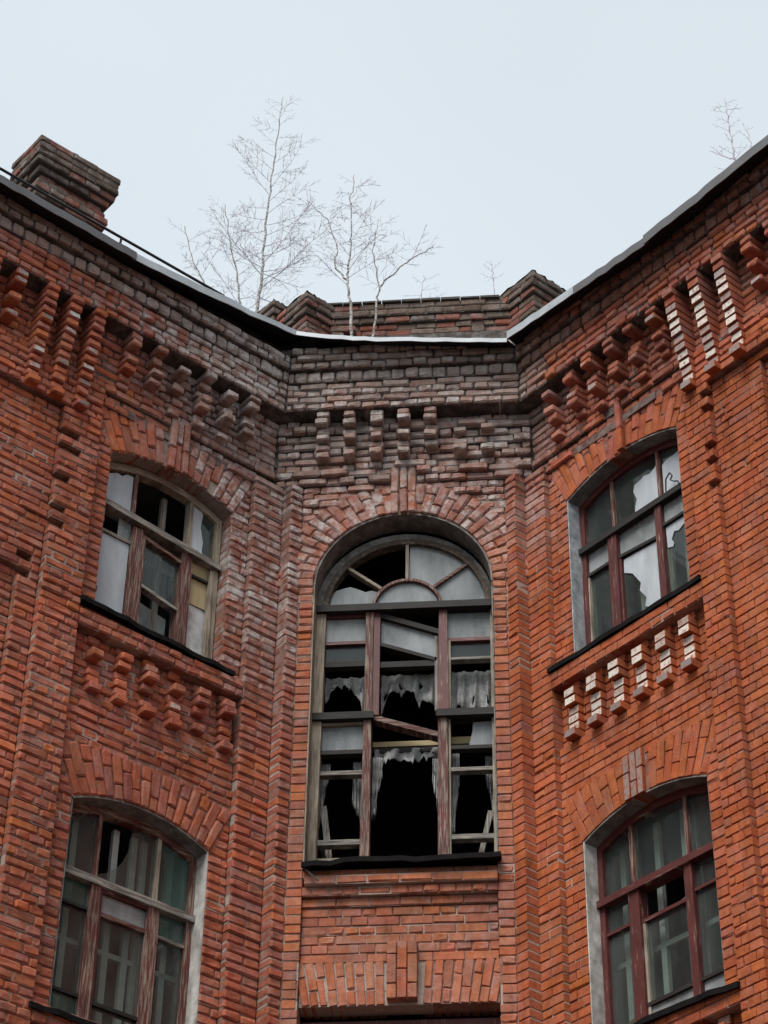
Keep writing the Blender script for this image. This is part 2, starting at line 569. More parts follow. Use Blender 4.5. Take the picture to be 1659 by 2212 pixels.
for k, d in ((58, .02), (59, .035), (60, .02), (61, .02), (62, .03), (63, .05), (64, .055), (65, .09), (66, .06)):
    reg("C", -9, 9, K(k), K(k + 1), d)
def depth_at(n, u, z):
    d, kd = 0.0, None
    for a, b, c, e, dd, k2 in REG[n]:
        if a <= u < b and c <= z < e:
            d, kd = dd, k2
    return d, kd

# -------- openings and arches
def arch_par(uc, half, zs, rise):
    r = (half * half + rise * rise) / (2 * rise)
    return dict(uc=uc, zc=zs + rise - r, r=r, ph=math.asin(half / r))
ARCH = {"L": [], "C": [], "R": []}
for W in (L, R):
    a, b = win_u(W)
    for key in ("U", "D"):
        w_ = WIN[key]
        A = arch_par((a + b) / 2, (b - a) / 2, w_["zs"], w_["rise"])
        A.update(key=key, len0=.385, len1=.12, u0=a, u1=b, zb=w_["zb"], zs=w_["zs"])
        ARCH[W.name].append(A)
ARCH["C"].append(dict(uc=0.0, zc=12.20, r=.805, ph=math.pi / 2, key="A", len0=.345, len1=0.0, u0=-.805, u1=.805, zb=K(9), zs=12.20))
def ring_len(A, ph): return A["len0"] + A["len1"] * (ph / A["ph"]) ** 2
KEYS = {"L": [(1.115 - .12, 1.115 + .10, 12.95, 13.54), (5, 5.1, 9.44, 9.86)], "R": [(.95, 1.17, 12.95, 13.53), (.915, 1.135, 9.45, 9.868)],
        "C": [(-.12, .12, 12.99, 13.55), (-.10, .148, 8.13, 8.628)]}
FLAT = dict(u0=-.80, u1=.795, z0=8.112, z1=8.495)

def open_mask(n, u, z):
    m_ = np.zeros(u.shape, bool)
    for A in ARCH[n]:
        rho = np.hypot(u - A["uc"], z - A["zc"])
        ph = np.abs(np.arctan2(u - A["uc"], z - A["zc"]))
        m_ |= (u > A["u0"]) & (u < A["u1"]) & (z > A["zb"]) & (z <= A["zs"])
        m_ |= (z > A["zs"]) & (rho < A["r"]) & (ph <= A["ph"] + 1e-6)
    if n == "C":
        m_ |= (u > FLAT["u0"]) & (u < FLAT["u1"]) & (z < FLAT["z0"])
    return m_
def ring_mask(n, u, z):
    m_ = open_mask(n, u, z)
    for A in ARCH[n]:
        rho = np.hypot(u - A["uc"], z - A["zc"])
        ph = np.abs(np.arctan2(u - A["uc"], z - A["zc"]))
        m_ |= (ph < A["ph"] - .004) & (rho < A["r"] + A["len0"] + A["len1"] * (ph / A["ph"]) ** 2 - .022) & (rho >= A["r"])
    for (a, b, c, e) in KEYS[n]:
        m_ |= (u > a) & (u < b) & (z > c) & (z < e)
    if n == "C":
        m_ |= (u > -.82) & (u < .815) & (z > FLAT["z0"] - .01) & (z < FLAT["z1"])
    return m_

def intervals(us, mask):
    out_, on = [], None
    for x, k in zip(us, mask):
        if k and on is None: on = x
        if not k and on is not None: out_.append((on, x)); on = None
    if on is not None: out_.append((on, us[-1]))
    return out_

def lay(W, k):
    n = W.name
    z0_, z1_ = K(k), K(k + 1); zm = (z0_ + z1_) / 2
    lo, hi = LIM[n]
    if n == "C":
        if z0_ >= RIB_TOP - 1e-6: lo, hi = -1.19, 1.19
    else:
        lo = -.195 if z0_ < RIB_TOP - 1e-6 else 0.02
    bps = {lo, hi}
    for a, b, c, e, dd, kd in REG[n]:
        if c <= zm < e:
            for x in (a, b):
                if lo < x < hi: bps.add(x)
    bps = sorted(bps)
    segs = []
    for a, b in zip(bps[:-1], bps[1:]):
        d, kd = depth_at(n, (a + b) / 2, zm)
        if segs and segs[-1][2] == d and segs[-1][3] == kd and segs[-1][1] == a: segs[-1][1] = b
        else: segs.append([a, b, d, kd])
    for a, b, d, kd in segs:
        us = np.arange(a, b + .004, .004); us[-1] = b
        keep = intervals(us, ~ring_mask(n, us, np.full(us.shape, zm)))
        keepm = intervals(us, ~(open_mask(n, us, np.full(us.shape, z0_ + .003)) | open_mask(n, us, np.full(us.shape, z1_ - .003))))
        for (p, q) in keepm:
            if n == "C":
                if p <= lo + 1e-6: p -= .07
                if q >= hi - 1e-6: q += .07
            nq = max(1, int((q - p) / .33))
            for i in range(nq):
                neat = style_of(W, zm) == "neat"
                flush = rnd.random() < ((.16 if W is R else .2) if z0_ < 12.9 else .1)
                rec = .006 if flush else (rnd.uniform(.009, .014) if neat else rnd.uniform(.013, .018)) + (.007 if z0_ > 12.9 else 0)
                x0, x1 = p + (q - p) * i / nq, p + (q - p) * (i + 1) / nq
                MORT[n].append((x0 + (.004 if i == 0 and not (n == "C" and p < lo) else 0), x1 - (.004 if i == nq - 1 and not (n == "C" and q > hi) else 0), z0_, z1_, d - rec, d - .24))
        for (p, q) in keep:
            if q - p < .03: continue
            fill(W, p, q, z0_, z1_, d, kd, k)

def fill(W, a, b, z0_, z1_, d, kd, k):
    ln = b - a; J = .0070
    kind = kd or "brick"
    if kd == "quoin_brick" and ln < .14: pts = [a, b]
    elif kd == "quoin_brick": pts = [a, b] if k % 2 else [a, a + ln * .48, b]
    else:
        hdr = (k % 2 == 0)
        per, off = (.13, .065) if hdr else (.26, .0)
        i0 = math.floor((a - off) / per)
        g = [off + per * i for i in range(i0, i0 + int(ln / per) + 4)]
        g = [x + rnd.gauss(0, .006) for x in g if a + .055 < x < b - .055]
        pts = [a] + g + [b]
        res = [pts[0]]; i = 1
        while i < len(pts):
            wid = pts[i] - res[-1]
            if hdr and i + 1 < len(pts) and rnd.random() < .22 and pts[i + 1] - res[-1] < .30: i += 1
            elif not hdr and wid > .2 and rnd.random() < .2: res.append(res[-1] + wid * .5)
            res.append(pts[i]); i += 1
        pts = res
    for p, q in zip(pts[:-1], pts[1:]):
        if q - p < .025: continue
        gap = 0
        if kind == "brick" and W is L and rnd.random() < .02: gap = .012
        if kind == "brick" and W is R and rnd.random() < .006: gap = .008
        if kind == "brick" and W is C and z0_ > 12.6: gap = rnd.choice((0, 0, 0, .02, .01, .035))
        put(W, p + (J / 2 if p > a + 1e-6 else .001), q - (J / 2 if q < b - 1e-6 else .001), z0_ + .0035 + rnd.uniform(0, .002), z1_ - .0048 - rnd.uniform(0, .0025), d + gap, kind)

for k in range(-24, 67):
    for W in (L, C, R):
        lay(W, k)

# cornice above the frieze: rows with their own height, same profile on the three sides
CORN = []
z = K(67)
for h, d, hd in ((PH, .25, 1), (PH, .25, 0), (PH, .255, 1), (PH, .25, 0), (.125, .275, 1), (PH, .325, 1), (PH, .33, 0), (PH, .35, 1)):
    CORN.append((z, z + h, d, hd)); z += h
CORN_TOP = z
for W in (L, C, R):
    MORT[W.name].append((.02 if W is not C else -1.19, 3.85 if W is not C else 1.19, CORN_TOP - PH - .01, CORN_TOP + .32, .12, -.3))
    for i, (z0_, z1_, d, hd) in enumerate(CORN if W is C else CORN[:-1]):
        off = .414 * d
        lo, hi = (off, 3.85) if W is not C else (-1.206 + off, 1.206 - off)
        ez = .0017 if W is C else (-.0011 if W is L else 0)
        MORT[W.name].append((lo - .1, hi + (.1 if W is C else 0), z0_ + ez, z1_ + ez, d - rnd.uniform(.020, .026), d - .3))
        per = .132 if hd else .262
        x = lo + (rnd.uniform(.05, .12) if W is not C else .06 * (1 + i % 2))
        pts = [lo] + list(np.arange(x, hi - .05, per)) + [hi]
        for p, q in zip(pts[:-1], pts[1:]):
            p, q = p + rnd.gauss(0, .003), q + rnd.gauss(0, .003)
            if q - p < .03: continue
            put(W, p + .005, q - .005, z0_ + .0065, z1_ - .0065, d + rnd.gauss(0, .006), "cornice_brick", style="worn",
                rot=rnd.gauss(0, .01), wear=1.3)

# frieze corbels
WHITE = (.66, .62, .55); WEATH = (.36, .31, .29)
def dentil(W, uc, broken):
    prof = [(66, .235), (65, .23), (64, .12), (63, .185), (62, .17), (61, .06), (60, .10)]
    if W is C: prof = [(66, .235), (65, .23), (64, .155), (63, .19), (62, .135), (61, .16)]
    for k, d in prof:
        if rnd.random() < broken: continue
        if rnd.random() < .14: d -= rnd.uniform(.02, .07)
        pt = None
        if W is R and rnd.random() < .12: pt = WEATH
        du = rnd.gauss(0, .005); wd = rnd.choice((.06, .06, .06, .06, .055, .05))
        put(W, uc + du - wd, uc + du + wd, K(k) + rnd.uniform(.003, .012), K(k + 1) - rnd.uniform(.003, .014), d + rnd.gauss(0, .011), "corbel_brick", paint=pt,
            rot=rnd.gauss(0, .022), style="worn", wear=1.6)
for i in range(5):
    dentil(C, -.755 + .255 * i, .05)
for uc, b in ((.535, .45), (.79, .5)): dentil(C, uc, b)
for W in (L, R):
    for i in range(6):
        dentil(W, .42 + .27 * i + rnd.gauss(0, .012), .20)
    for i in range(3 if W is R else 3):
        uc = (2.035, 2.325, 2.615)[i] if W is R else (2.20, 2.455, 2.705)[i]
        for k in range(54, 67):
            d = .095 + (k - 55) * .0165
            if k == 54: d = .145
            pt = None
            if W is R and k < 65: pt = WHITE if rnd.random() < .72 else WEATH
            if W is R and k == 54: pt = (.27, .235, .23)
            if W is L and k < 65 and rnd.random() < .42: pt = rnd.choice(((.46, .44, .42), WEATH, (.22, .19, .17)))
            put(W, uc - .06, uc + .06, K(k) + .006, K(k + 1) - .006, d + rnd.gauss(0, .004), "corbel_brick", paint=pt, style="neat" if W is R else "worn")
    for i in range(4):                       # outer short dentils
        uc = (2.93 if W is R else 3.02) + .27 * i
        for k, d in ((66, .24), (65, .235), (63, .19), (61, .15)):
            pt = WEATH if rnd.random() < .3 else None
            put(W, uc - .06, uc + .06, K(k) + .006, K(k + 1) - .006, d, "corbel_brick", paint=pt, wear=1.4, style="worn")
    # brackets under the sills
    for i in range(12):
        uc = .385 + .267 * (i % 6); dk = -43 if i > 5 else 0
        for k, d in ((27, -.01), (26, .065), (25, .065), (24, .018), (23, .018), (22, .018), (21, .075)):
            pt = None
            if W is R:
                pt = WHITE if rnd.random() < .85 else (.45, .38, .33)
                if k == 27: pt = None
                if k == 21: pt = (.24, .215, .21)
                if dk and rnd.random() < .5: pt = WEATH
            elif rnd.random() < .08: pt = (.40, .36, .31)
            if W is L and rnd.random() < .05: continue
            put(W, uc - .06, uc + .06, K(k + dk) + .006, K(k + dk + 1) - .006, d + (rnd.gauss(-.004, .013) if W is L else rnd.gauss(0, .003)), "corbel_brick", paint=pt,
                wear=2.3 if W is L else 1, style="worn" if W is L else "neat", rot=rnd.gauss(0, .025 if W is L else .006))

# arch bricks
RINGM = []
for W in (L, C, R):
    n = W.name
    for A in ARCH[n]:
        nb = int(round(A["r"] * 2 * A["ph"] / (.079 if W is not C else .078)))
        for i in range(nb):
            ph = -A["ph"] + (i + .5) * 2 * A["ph"] / nb
            full = ring_len(A, abs(ph))
            a1 = full * (.34 if i % 2 else .66)
            zt = A["zc"] + (A["r"] + full / 2) * math.cos(ph)
            ut = A["uc"] + (A["r"] + full / 2) * math.sin(ph)
            if KEYS[n][0][0] - .01 < ut < KEYS[n][0][1] + .01 and A["key"] in "UA": continue
            if W is not C and A["key"] == "D" and KEYS[n][1][0] - .01 < ut < KEYS[n][1][1] + .01: continue
            wid = 2 * A["ph"] / nb
            for s, e in ((0, a1), (a1, full)):
                if W is L and A["key"] == "U" and s == 0 and rnd.random() < .14: continue
                rm = A["r"] + (s + e) / 2
                ww = rm * wid - .007
                u_, z_ = A["uc"] + rm * math.sin(ph), A["zc"] + rm * math.cos(ph)
                ln = e - s - .007
                put(W, u_ - ln / 2, u_ + ln / 2, z_ - ww / 2, z_ + ww / 2, (.004 if W is R else .010) + rnd.gauss(0, .002), "arch_brick",
                    rot=math.pi / 2 + ph * (1), wear=.8)
        # mortar bed behind the ring
        ps = np.linspace(-A["ph"] - .012, A["ph"] + .012, 25)
        RINGM.append((W, [(A["uc"] + A["r"] * math.sin(p), A["zc"] + A["r"] * math.cos(p)) for p in ps],
                      [(A["uc"] + (A["r"] + ring_len(A, abs(p)) + .05) * math.sin(p), A["zc"] + (A["r"] + ring_len(A, abs(p)) + .05) * math.cos(p)) for p in ps]))
    for ki, (a, b, c, e) in enumerate(KEYS[n]):
        if a > 4: continue
        wd = (b - a) / 3
        for j in range(3):
            proud = .03 if W is C else .035
            pt = None
            if W is R and ki == 1: pt = (.30, .215, .19); proud = .03
            if W is R and ki == 0: proud = (.0, .0, .05)[j]
            if W is L and ki == 0: proud = (.05, .03, .05)[j]
            if W is L and ki == 1: proud = .012
            cuts = [c, c + .245, e] if j != 1 else [c, e - .27, e]
            if W is C and ki == 1: cuts = [c, c + .13, c + .385, e] if j != 1 else [c, c + .255, e]
            for p, q in zip(cuts[:-1], cuts[1:]):
                uu, zz = a + wd * (j + .5), (p + q) / 2
                ln, ww = q - p - .009, wd - .009
                put(W, uu - ln / 2, uu + ln / 2, zz - ww / 2, zz + ww / 2, proud, "keystone_brick", paint=pt, rot=math.pi / 2)
        MORT[n].append((a + .006, b - .006, c + .004, e - .004, -.008, -.2))
# flat brick lintel over the lowest centre window
nb = 21
for i in range(nb):
    t = (i + .5) / nb
    uu = FLAT["u0"] + t * (FLAT["u1"] - FLAT["u0"])
    if -.11 < uu < .155: continue
    lean = (t - .5) * .42
    H = FLAT["z1"] - FLAT["z0"]
    cut = H * (.36 if i % 2 else .66)
    for s, e in ((0, cut), (cut, H)):
        zm = FLAT["z0"] + (s + e) / 2
        ln = (e - s) / math.cos(lean) - .009
        ux_ = uu + (zm - FLAT["z0"] - H * .3) * math.tan(lean) * .8
        put(C, ux_ - ln / 2, ux_ + ln / 2, zm - .0325, zm + .0325, -.05, "arch_brick", rot=math.pi / 2 + lean)
MORT["C"].append((-.798, .793, FLAT["z0"] + .002, FLAT["z1"], -.064, -.24))

# -------- write bricks: up to 300 of a kind as parts, the rest as one mesh
def brick_matrix(W, b):
    """4x4 (numpy) from the library brick to the root's space"""
    th = b["rot"] * W.flip
    ca, sa = math.cos(th), math.sin(th)
    X, Y, Z = W.ex, W.inw, np.array([0, 0, 1.0])
    # positive th turns the long side from +u towards -z or +z so that pi/2 stands it up
    xl = X * ca - Z * sa; zl = X * sa + Z * ca
    if abs(b["rot"]) > 1:            # stood on end
        ph = b["rot"] - math.pi / 2
        dirv = W.e * math.sin(ph) + Z * math.cos(ph)
        xl = dirv; zl = np.cross(xl, Y)
    yl = Y + xl * b["yaw"] + zl * b["tilt"]
    M = np.eye(4)
    M[:3, 0] = xl * b["sx"]; M[:3, 1] = yl; M[:3, 2] = zl * b["sz"]
    M[:3, 3] = W.P(b["uc"], b["zc"], b["d"] - .125) - W.base
    return M

def in_frame(p):
    q = p - CAM_POS
    zz = q @ fw
    x, y = 4920 * (q @ rx) / zz, 4920 * (q @ ux) / zz
    return abs(x) < 845 and abs(y) < 1120, zz

NPARTS = 0
for W in (L, C, R):
    groups = {}
    for b in BR[W.name]:
        b["M"] = brick_matrix(W, b)
        ok, dep = in_frame(b["M"][:3, 3] + W.base)
        b["score"] = (b["ln"] / dep ** 2) if ok else 0
        groups.setdefault(b["kind"], []).append(b)
    rest = []
    for kind, lst in groups.items():
        lst.sort(key=lambda b: -b["score"])
        n_vis = sum(b["score"] > 0 for b in lst)
        top = lst[:min(300, n_vis)]
        rest += lst[len(top):]
        for b in top:
            st, sz_, vi = b["lib"]
            o = bpy.data.objects.new(kind, LIB[(st, sz_)][vi][2])
            COL.objects.link(o)
            o.parent = W.root
            o.matrix_basis = Matrix(b["M"].tolist())
            o.color = (*map(float, b["col"]), 1)
            o["bloom"] = float(b["bloom"])
            if b["paint"] is not None:
                o["paint"] = 1.0; o["paint_colour"] = [float(x) for x in b["paint"]]
            NPARTS += 1
    vs, fs, cs, bs = [], [], [], []
    off = 0
    for b in rest:
        st, sz_, vi = b["lib"]
        v, f, _, _ = LIB[(st, sz_)][vi]
        vs.append(v @ b["M"][:3, :3].T + b["M"][:3, 3])
        fs += [[i + off for i in q] for q in f]
        cs.append(np.tile([*b["col"], 1], (len(v), 1))); bs.append(np.full(len(v), b["bloom"]))
        off += len(v)
    me = bpy.data.meshes.new("brickwork")
    me.from_pydata(np.concatenate(vs).tolist(), [], fs)
    ca_ = me.attributes.new("col", 'FLOAT_COLOR', 'POINT'); ca_.data.foreach_set("color", np.concatenate(cs).astype(np.float32).ravel())
    ba_ = me.attributes.new("bloom", 'FLOAT', 'POINT'); ba_.data.foreach_set("value", np.concatenate(bs).astype(np.float32))
    me.materials.append(M_BRICK); me.update()
    o = bpy.data.objects.new("brickwork", me); COL.objects.link(o); o.parent = W.root
    o["kind"] = "stuff"; o.color = (0, 0, 0, 1)
    # mortar
    a = Acc(); cols = []
    for (p, q, z0_, z1_, d0, d1) in MORT[W.name]:
        if q - p < .005: continue
        nseg = max(1, int((q - p) / .4))
        for i in range(nseg):
            x0, x1 = p + (q - p) * i / nseg, p + (q - p) * (i + 1) / nseg
            box(a, W, x0, x1, z0_, z1_, d1, d0)
            cols += [mortar_colour(W, (x0 + x1) / 2, z0_)] * 8
    for (WW, inner, outer) in RINGM:
        if WW is W:
            n0 = len(a.v)
            band(a, W, inner, outer, -.241, -.0078)
            cols += [mortar_colour(W, .9, inner[0][1]) * .9] * (len(a.v) - n0)
    o = link("mortar_bed", a, M_MORTAR, W.root, W.base)
    at = o.data.attributes.new("col", 'FLOAT_COLOR', 'POINT')
    at.data.foreach_set("color", np.array([[*c, 1] for c in cols], np.float32).ravel())
    ba_ = o.data.attributes.new("bloom", 'FLOAT', 'POINT'); ba_.data.foreach_set("value", np.full(len(cols), .25, np.float32))
    o.color = (0, 0, 0, 1)
    o["kind"] = "stuff"

# ------------------------------------------------------------------ walls out of the picture, ground
def plain_brick():
    mt, t, b = mat("plain_brickwork")
    bt = N(t, "ShaderNodeTexBrick")
    bt.inputs["Scale"].default_value = 1.0
    bt.inputs["Brick Width"].default_value = .26; bt.inputs["Row Height"].default_value = .0825; bt.inputs["Mortar Size"].default_value = .008
    bt.inputs["Color1"].default_value = (.36, .10, .05, 1); bt.inputs["Color2"].default_value = (.27, .08, .05, 1); bt.inputs["Mortar"].default_value = (.28, .2, .15, 1)
    tc = N(t, "ShaderNodeUVMap")
    t.links.new(tc.outputs[0], bt.inputs["Vector"])
    t.links.new(bt.outputs[0], b.inputs["Base Color"])
    b.inputs["Roughness"].default_value = .9
    return mt
M_PLAIN = plain_brick()
for W in (L, C, R):
    a = Acc()
    if W is C:
        box(a, W, -1.0, 1.0, -EYE, K(-24), -.3, -.02)
    else:
        box(a, W, -.1, 14, -EYE, K(-24), -.3, -.02)
        box(a, W, 3.86, 14, K(-24), 14.6, -.3, -.01)
    o = link("plain_wall", a, M_PLAIN, W.root, W.base)
    uv = o.data.uv_layers.new(name="UVMap")
    for lp in o.data.loops:
        p = np.array(o.data.vertices[lp.vertex_index].co) + W.base - W.o
        uv.data[lp.index].uv = (float(p @ W.e), float(p[2]))
a = Acc()
a.add([(-400, -400, 0), (400, -400, 0), (400, 400, 0), (-400, 400, 0)], [(0, 1, 2, 3)])
g = link("ground", a, M_GROUND); g["kind"] = "structure"

# ------------------------------------------------------------------ rooms behind the windows
def room(W, u0_, u1_, z0_, z1_, material, deep=2.6):
    a = Acc()
    t = .05
    d0, d1 = -.255, -.255 - deep
    box(a, W, u0_ - t, u0_, z0_ - t, z1_ + t, d1, d0); box(a, W, u1_, u1_ + t, z0_ - t, z1_ + t, d1, d0)
    box(a, W, u0_, u1_, z0_ - t, z0_, d1, d0); box(a, W, u0_, u1_, z1_, z1_ + t, d1, d0)
    box(a, W, u0_, u1_, z0_, z1_, d1 - t, d1)
    return link("room_interior", a, material, W.root, W.base)
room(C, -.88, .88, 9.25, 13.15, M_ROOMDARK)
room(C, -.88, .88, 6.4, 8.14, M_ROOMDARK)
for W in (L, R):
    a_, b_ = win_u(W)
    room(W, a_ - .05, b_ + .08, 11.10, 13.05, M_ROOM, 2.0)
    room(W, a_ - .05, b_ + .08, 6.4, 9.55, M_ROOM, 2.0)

# ------------------------------------------------------------------ plaster reveals
def reveals(W, A, side_mat, d_in, head_mat, inner_only=True):
    t = .014
    a = Acc()
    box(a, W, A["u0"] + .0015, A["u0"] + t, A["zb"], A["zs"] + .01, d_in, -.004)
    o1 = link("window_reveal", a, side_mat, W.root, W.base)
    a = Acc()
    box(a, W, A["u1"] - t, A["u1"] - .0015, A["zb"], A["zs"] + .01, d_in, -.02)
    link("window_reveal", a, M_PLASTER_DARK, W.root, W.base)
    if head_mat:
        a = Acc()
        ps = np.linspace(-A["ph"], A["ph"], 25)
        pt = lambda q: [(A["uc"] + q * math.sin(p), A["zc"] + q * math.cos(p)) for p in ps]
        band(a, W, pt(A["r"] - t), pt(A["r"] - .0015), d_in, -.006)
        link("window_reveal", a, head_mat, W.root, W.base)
reveals(R, ARCH["R"][0], M_PLASTER_BLUE, -.2, M_PLASTER_DARK)
reveals(R, ARCH["R"][1], M_PLASTER, -.2, M_PLASTER_DARK)
reveals(L, ARCH["L"][1], M_PLASTER, -.2, M_PLASTER_DARK)
reveals(C, ARCH["C"][0], M_BARE, -.26, M_PLASTER_DARK)

# ------------------------------------------------------------------ windows
class Win:
    def __init__(s, W, label=None):
        s.W = W; s.a = Acc(); s.kids = []; s.label = label
    def kid(s, name, material, fn, label=None):
        a = Acc(); fn(a); s.kids.append((name, material, a, label))
    def bx(s, name, material, *args):
        if args[1] - args[0] > args[3] - args[2]: material = HOR.get(material, material)
        s.kid(name, material, lambda a: box(a, s.W, *args))
    def br(s, name, material, p, q, wd, d0, d1, wd2=None):
        if abs(p[0] - q[0]) > abs(p[1] - q[1]): material = HOR.get(material, material)
        s.kid(name, material, lambda a: bar(a, s.W, p, q, wd, d0, d1, wd2))
    def pane(s, material, poly, d, name="pane", label=None): s.kid(name, material, lambda a: prism(a, s.W, poly, d - .004, d), label)
    def rect(s, material, u0_, u1_, z0_, z1_, d, name="pane"):
        s.pane(material, [(u0_, z0_), (u1_, z0_), (u1_, z1_), (u0_, z1_)], d, name)
    def done(s, material):
        o = link("window", s.a, material, s.W.root, s.W.base)
        if s.label: o["label"] = s.label
        for nm, mt_, a, lb in s.kids:
            k = link(nm, a, mt_, o, s.W.base)
            if lb: k["label"] = lb
        return o

def arc_pts(A, q, n=25, lim=1.0):
    return [(A["uc"] + q * math.sin(p), A["zc"] + q * math.cos(p)) for p in np.linspace(-A["ph"] * lim, A["ph"] * lim, n)]

def seg_poly(A, q, u0_, u1_, z0_, n=9):
    """pane whose top follows the arch"""
    top = []
    for u in np.linspace(u1_, u0_, n):
        top.append((u, A["zc"] + math.sqrt(max(0, q * q - (u - A["uc"]) ** 2))))
    return [(u0_, z0_), (u1_, z0_)] + top

def wing_window(W, A, zt, posts, frame_mat, post_mats, sill_z, deco):
    """outer frame, transom, two upper muntins, two lower posts; panes are added by the caller"""
    w_ = Win(W)
    f = A["u0"] + .012; g_ = A["u1"] - .012
    D0, D1 = -.235, -.14
    box(w_.a, W, f, f + .058, A["zb"], A["zs"] - .01, D0, D1)
    box(w_.a, W, g_ - .058, g_, A["zb"], A["zs"] - .01, D0, D1)
    w_.kid('arched_head', HOR[frame_mat], lambda a: band(a, W, arc_pts(A, A["r"] - .085, lim=.97), arc_pts(A, A["r"] - .015, lim=.97), D0 + .003, D1 - .003))
    box(w_.a, W, f + .058, g_ - .058, A["zb"], A["zb"] + .05, D0 + .004, D1 - .004)
    w_.f, w_.g = f + .058, g_ - .058
    w_.D = -.175
    w_.zt, w_.top = zt, A["r"] - .085
    w_.bx("transom", deco["transom"], f, g_, zt - .030, zt + .030, D0 - .002, D1 + .035)
    for (u, hw, m_) in posts["up"]:
        w_.bx("muntin", m_, u - hw, u + hw, zt + .028, A["zc"] + math.sqrt((A["r"] - .083) ** 2 - (u - A["uc"]) ** 2) , D0 + .01, D1 - .008)
    for (u, hw, m_) in posts["low"]:
        w_.bx("post", m_, u - hw, u + hw, A["zb"] + .002, zt - .028, D0 + .006, D1 + .012)
    return w_

def inner_sash(w_, A, zt, us, zbar, material=None):
    """second, inner window seen through the outer panes"""
    W = w_.W; a = Acc(); m_ = material or M_INNER
    for u in us: box(a, W, u - .028, u + .028, A["zb"], A["zs"] + .06, -.335, -.295)
    for z_ in zbar: box(a, W, A["u0"], A["u1"], z_ - .022, z_ + .022, -.333, -.297)
    w_.kids.append(("inner_sash", m_, a, None))

def sill(W, w_, u0_, u1_, z_, d, material=M_SILL, droop=None):
    n = 14
    vs, fs = [], []
    a = Acc()
    q = random.Random(int(u0_ * 100) + int(z_ * 10))
    for i in range(n + 1):
        u = u0_ + (u1_ - u0_) * i / n
        jz = q.uniform(-.006, .006) + (droop(i / n) if droop else 0)
        jd = q.uniform(-.012, .012)
        for (dd, zz) in ((-.20, z_ + .10), (d + jd, z_ + .018 + jz), (d + jd, z_ - .028 + jz), (-.20, z_ + .05)):
            vs.append(W.P(u, zz, dd))
    for i in range(n):
        o = i * 4
        for k in range(4):
            fs.append((o + k, o + (k + 1) % 4, o + 4 + (k + 1) % 4, o + 4 + k))
    fs += [(0, 1, 2, 3), (n * 4 + 3, n * 4 + 2, n * 4 + 1, n * 4)]
    a.add(vs, fs)
    w_.kids.append(("sill", material, a, None))

# ---- upper right
A = ARCH["R"][0]
w_ = wing_window(R, A, 12.295, dict(up=[(.823, .017, M_PEEL), (1.39, .020, M_PEEL)], low=[(.808, .052, M_RED), (1.362, .036, M_RED)]),
                 M_RED, None, None, dict(transom=M_DARKWOOD))
w_.label = "upper right window with ragged pale sheets over its dark glass"
D = w_.D
w_.pane(M_GLASS, seg_poly(A, w_.top, w_.f, .806, 12.325), D)
w_.pane(M_GLASS, seg_poly(A, w_.top, .840, 1.37, 12.325), D)
w_.pane(M_GLASS, seg_poly(A, w_.top, 1.41, w_.g, 12.325), D)
w_.rect(M_DUSTY, w_.f, .756, 12.03, 12.265, D); w_.bx("glazing_bar", M_DARKWOOD, w_.f, .756, 12.005, 12.035, -.23, -.145)
w_.rect(M_GLASS, w_.f, .756, 11.18, 12.005, D)
w_.rect(M_DUSTY, .86, 1.326, 12.0, 12.265, D); w_.br("glazing_bar", M_DARKWOOD, (.86, 12.01), (1.326, 11.965), .03, -.23, -.145)
w_.bx("sash", M_RED, .86, .885, 11.18, 12.0, -.225, -.15)
w_.rect(M_GLASS, .885, 1.326, 11.18, 11.98, D)
w_.rect(M_DUSTY, 1.398, w_.g, 12.055, 12.265, D); w_.bx("glazing_bar", M_DARKWOOD, 1.398, w_.g, 12.03, 12.056, -.23, -.145)
w_.rect(M_GLASS, 1.398, w_.g, 11.18, 12.03, D)
w_.bx("sash", M_BARE, w_.f, w_.f + .018, 11.18, 12.0, -.225, -.15); w_.bx("sash", M_GREYWOOD, 1.398, 1.45, 11.18, 11.80, -.215, -.18)
inner_sash(w_, A, 12.295, (.98, 1.52), (12.10,))
sill(R, w_, .16, 1.945, 11.075, .085)
win = w_.done(M_RED)
def sheet(W, poly, d, label, name="pale_sheet", material=M_PALE_SHEET, cat="plastic sheet", group=None):  # flat pale pieces laid over panes of the side windows
    a = Acc(); prism(a, W, poly, d - .004, d)
    o = link(name, a, material)
    return tag(o, label, cat, group)
def place(o):      # move a top-level mesh's origin to its own base
    me = o.data
    vs = np.array([v.co[:] for v in me.vertices])
    b = np.array([(vs[:, 0].min() + vs[:, 0].max()) / 2, (vs[:, 1].min() + vs[:, 1].max()) / 2, vs[:, 2].min()])
    me.vertices.foreach_set("co", (vs - b).astype(np.float32).ravel()); me.update()
    o.location = b
    return o
SG = "pale sheets over panes of the side windows"
place(sheet(R, [(1.07, 12.36), (1.375, 12.30), (1.375, 12.78), (1.34, 12.735), (1.27, 12.70), (1.20, 12.72), (1.16, 12.70), (1.085, 12.69), (1.065, 12.62), (1.10, 12.52), (1.075, 12.44)], -.168,
      "ragged pale sheet over the upper middle pane of the upper right window", group=SG))
place(sheet(R, [(1.42, 12.30), (1.70, 12.30), (1.70, 12.78), (1.63, 12.745), (1.55, 12.73), (1.47, 12.73), (1.425, 12.70)], -.168,
      "pale sheet filling the upper outer pane of the upper right window", group=SG))
place(sheet(R, [(1.02, 11.19), (1.32, 11.19), (1.32, 11.94), (.90, 11.97), (.895, 11.83), (.99, 11.77), (1.08, 11.62), (1.06, 11.55), (1.13, 11.44), (1.11, 11.36), (1.18, 11.30)], -.168,
      "jagged pale sheet over the lower middle pane of the upper right window", group=SG))
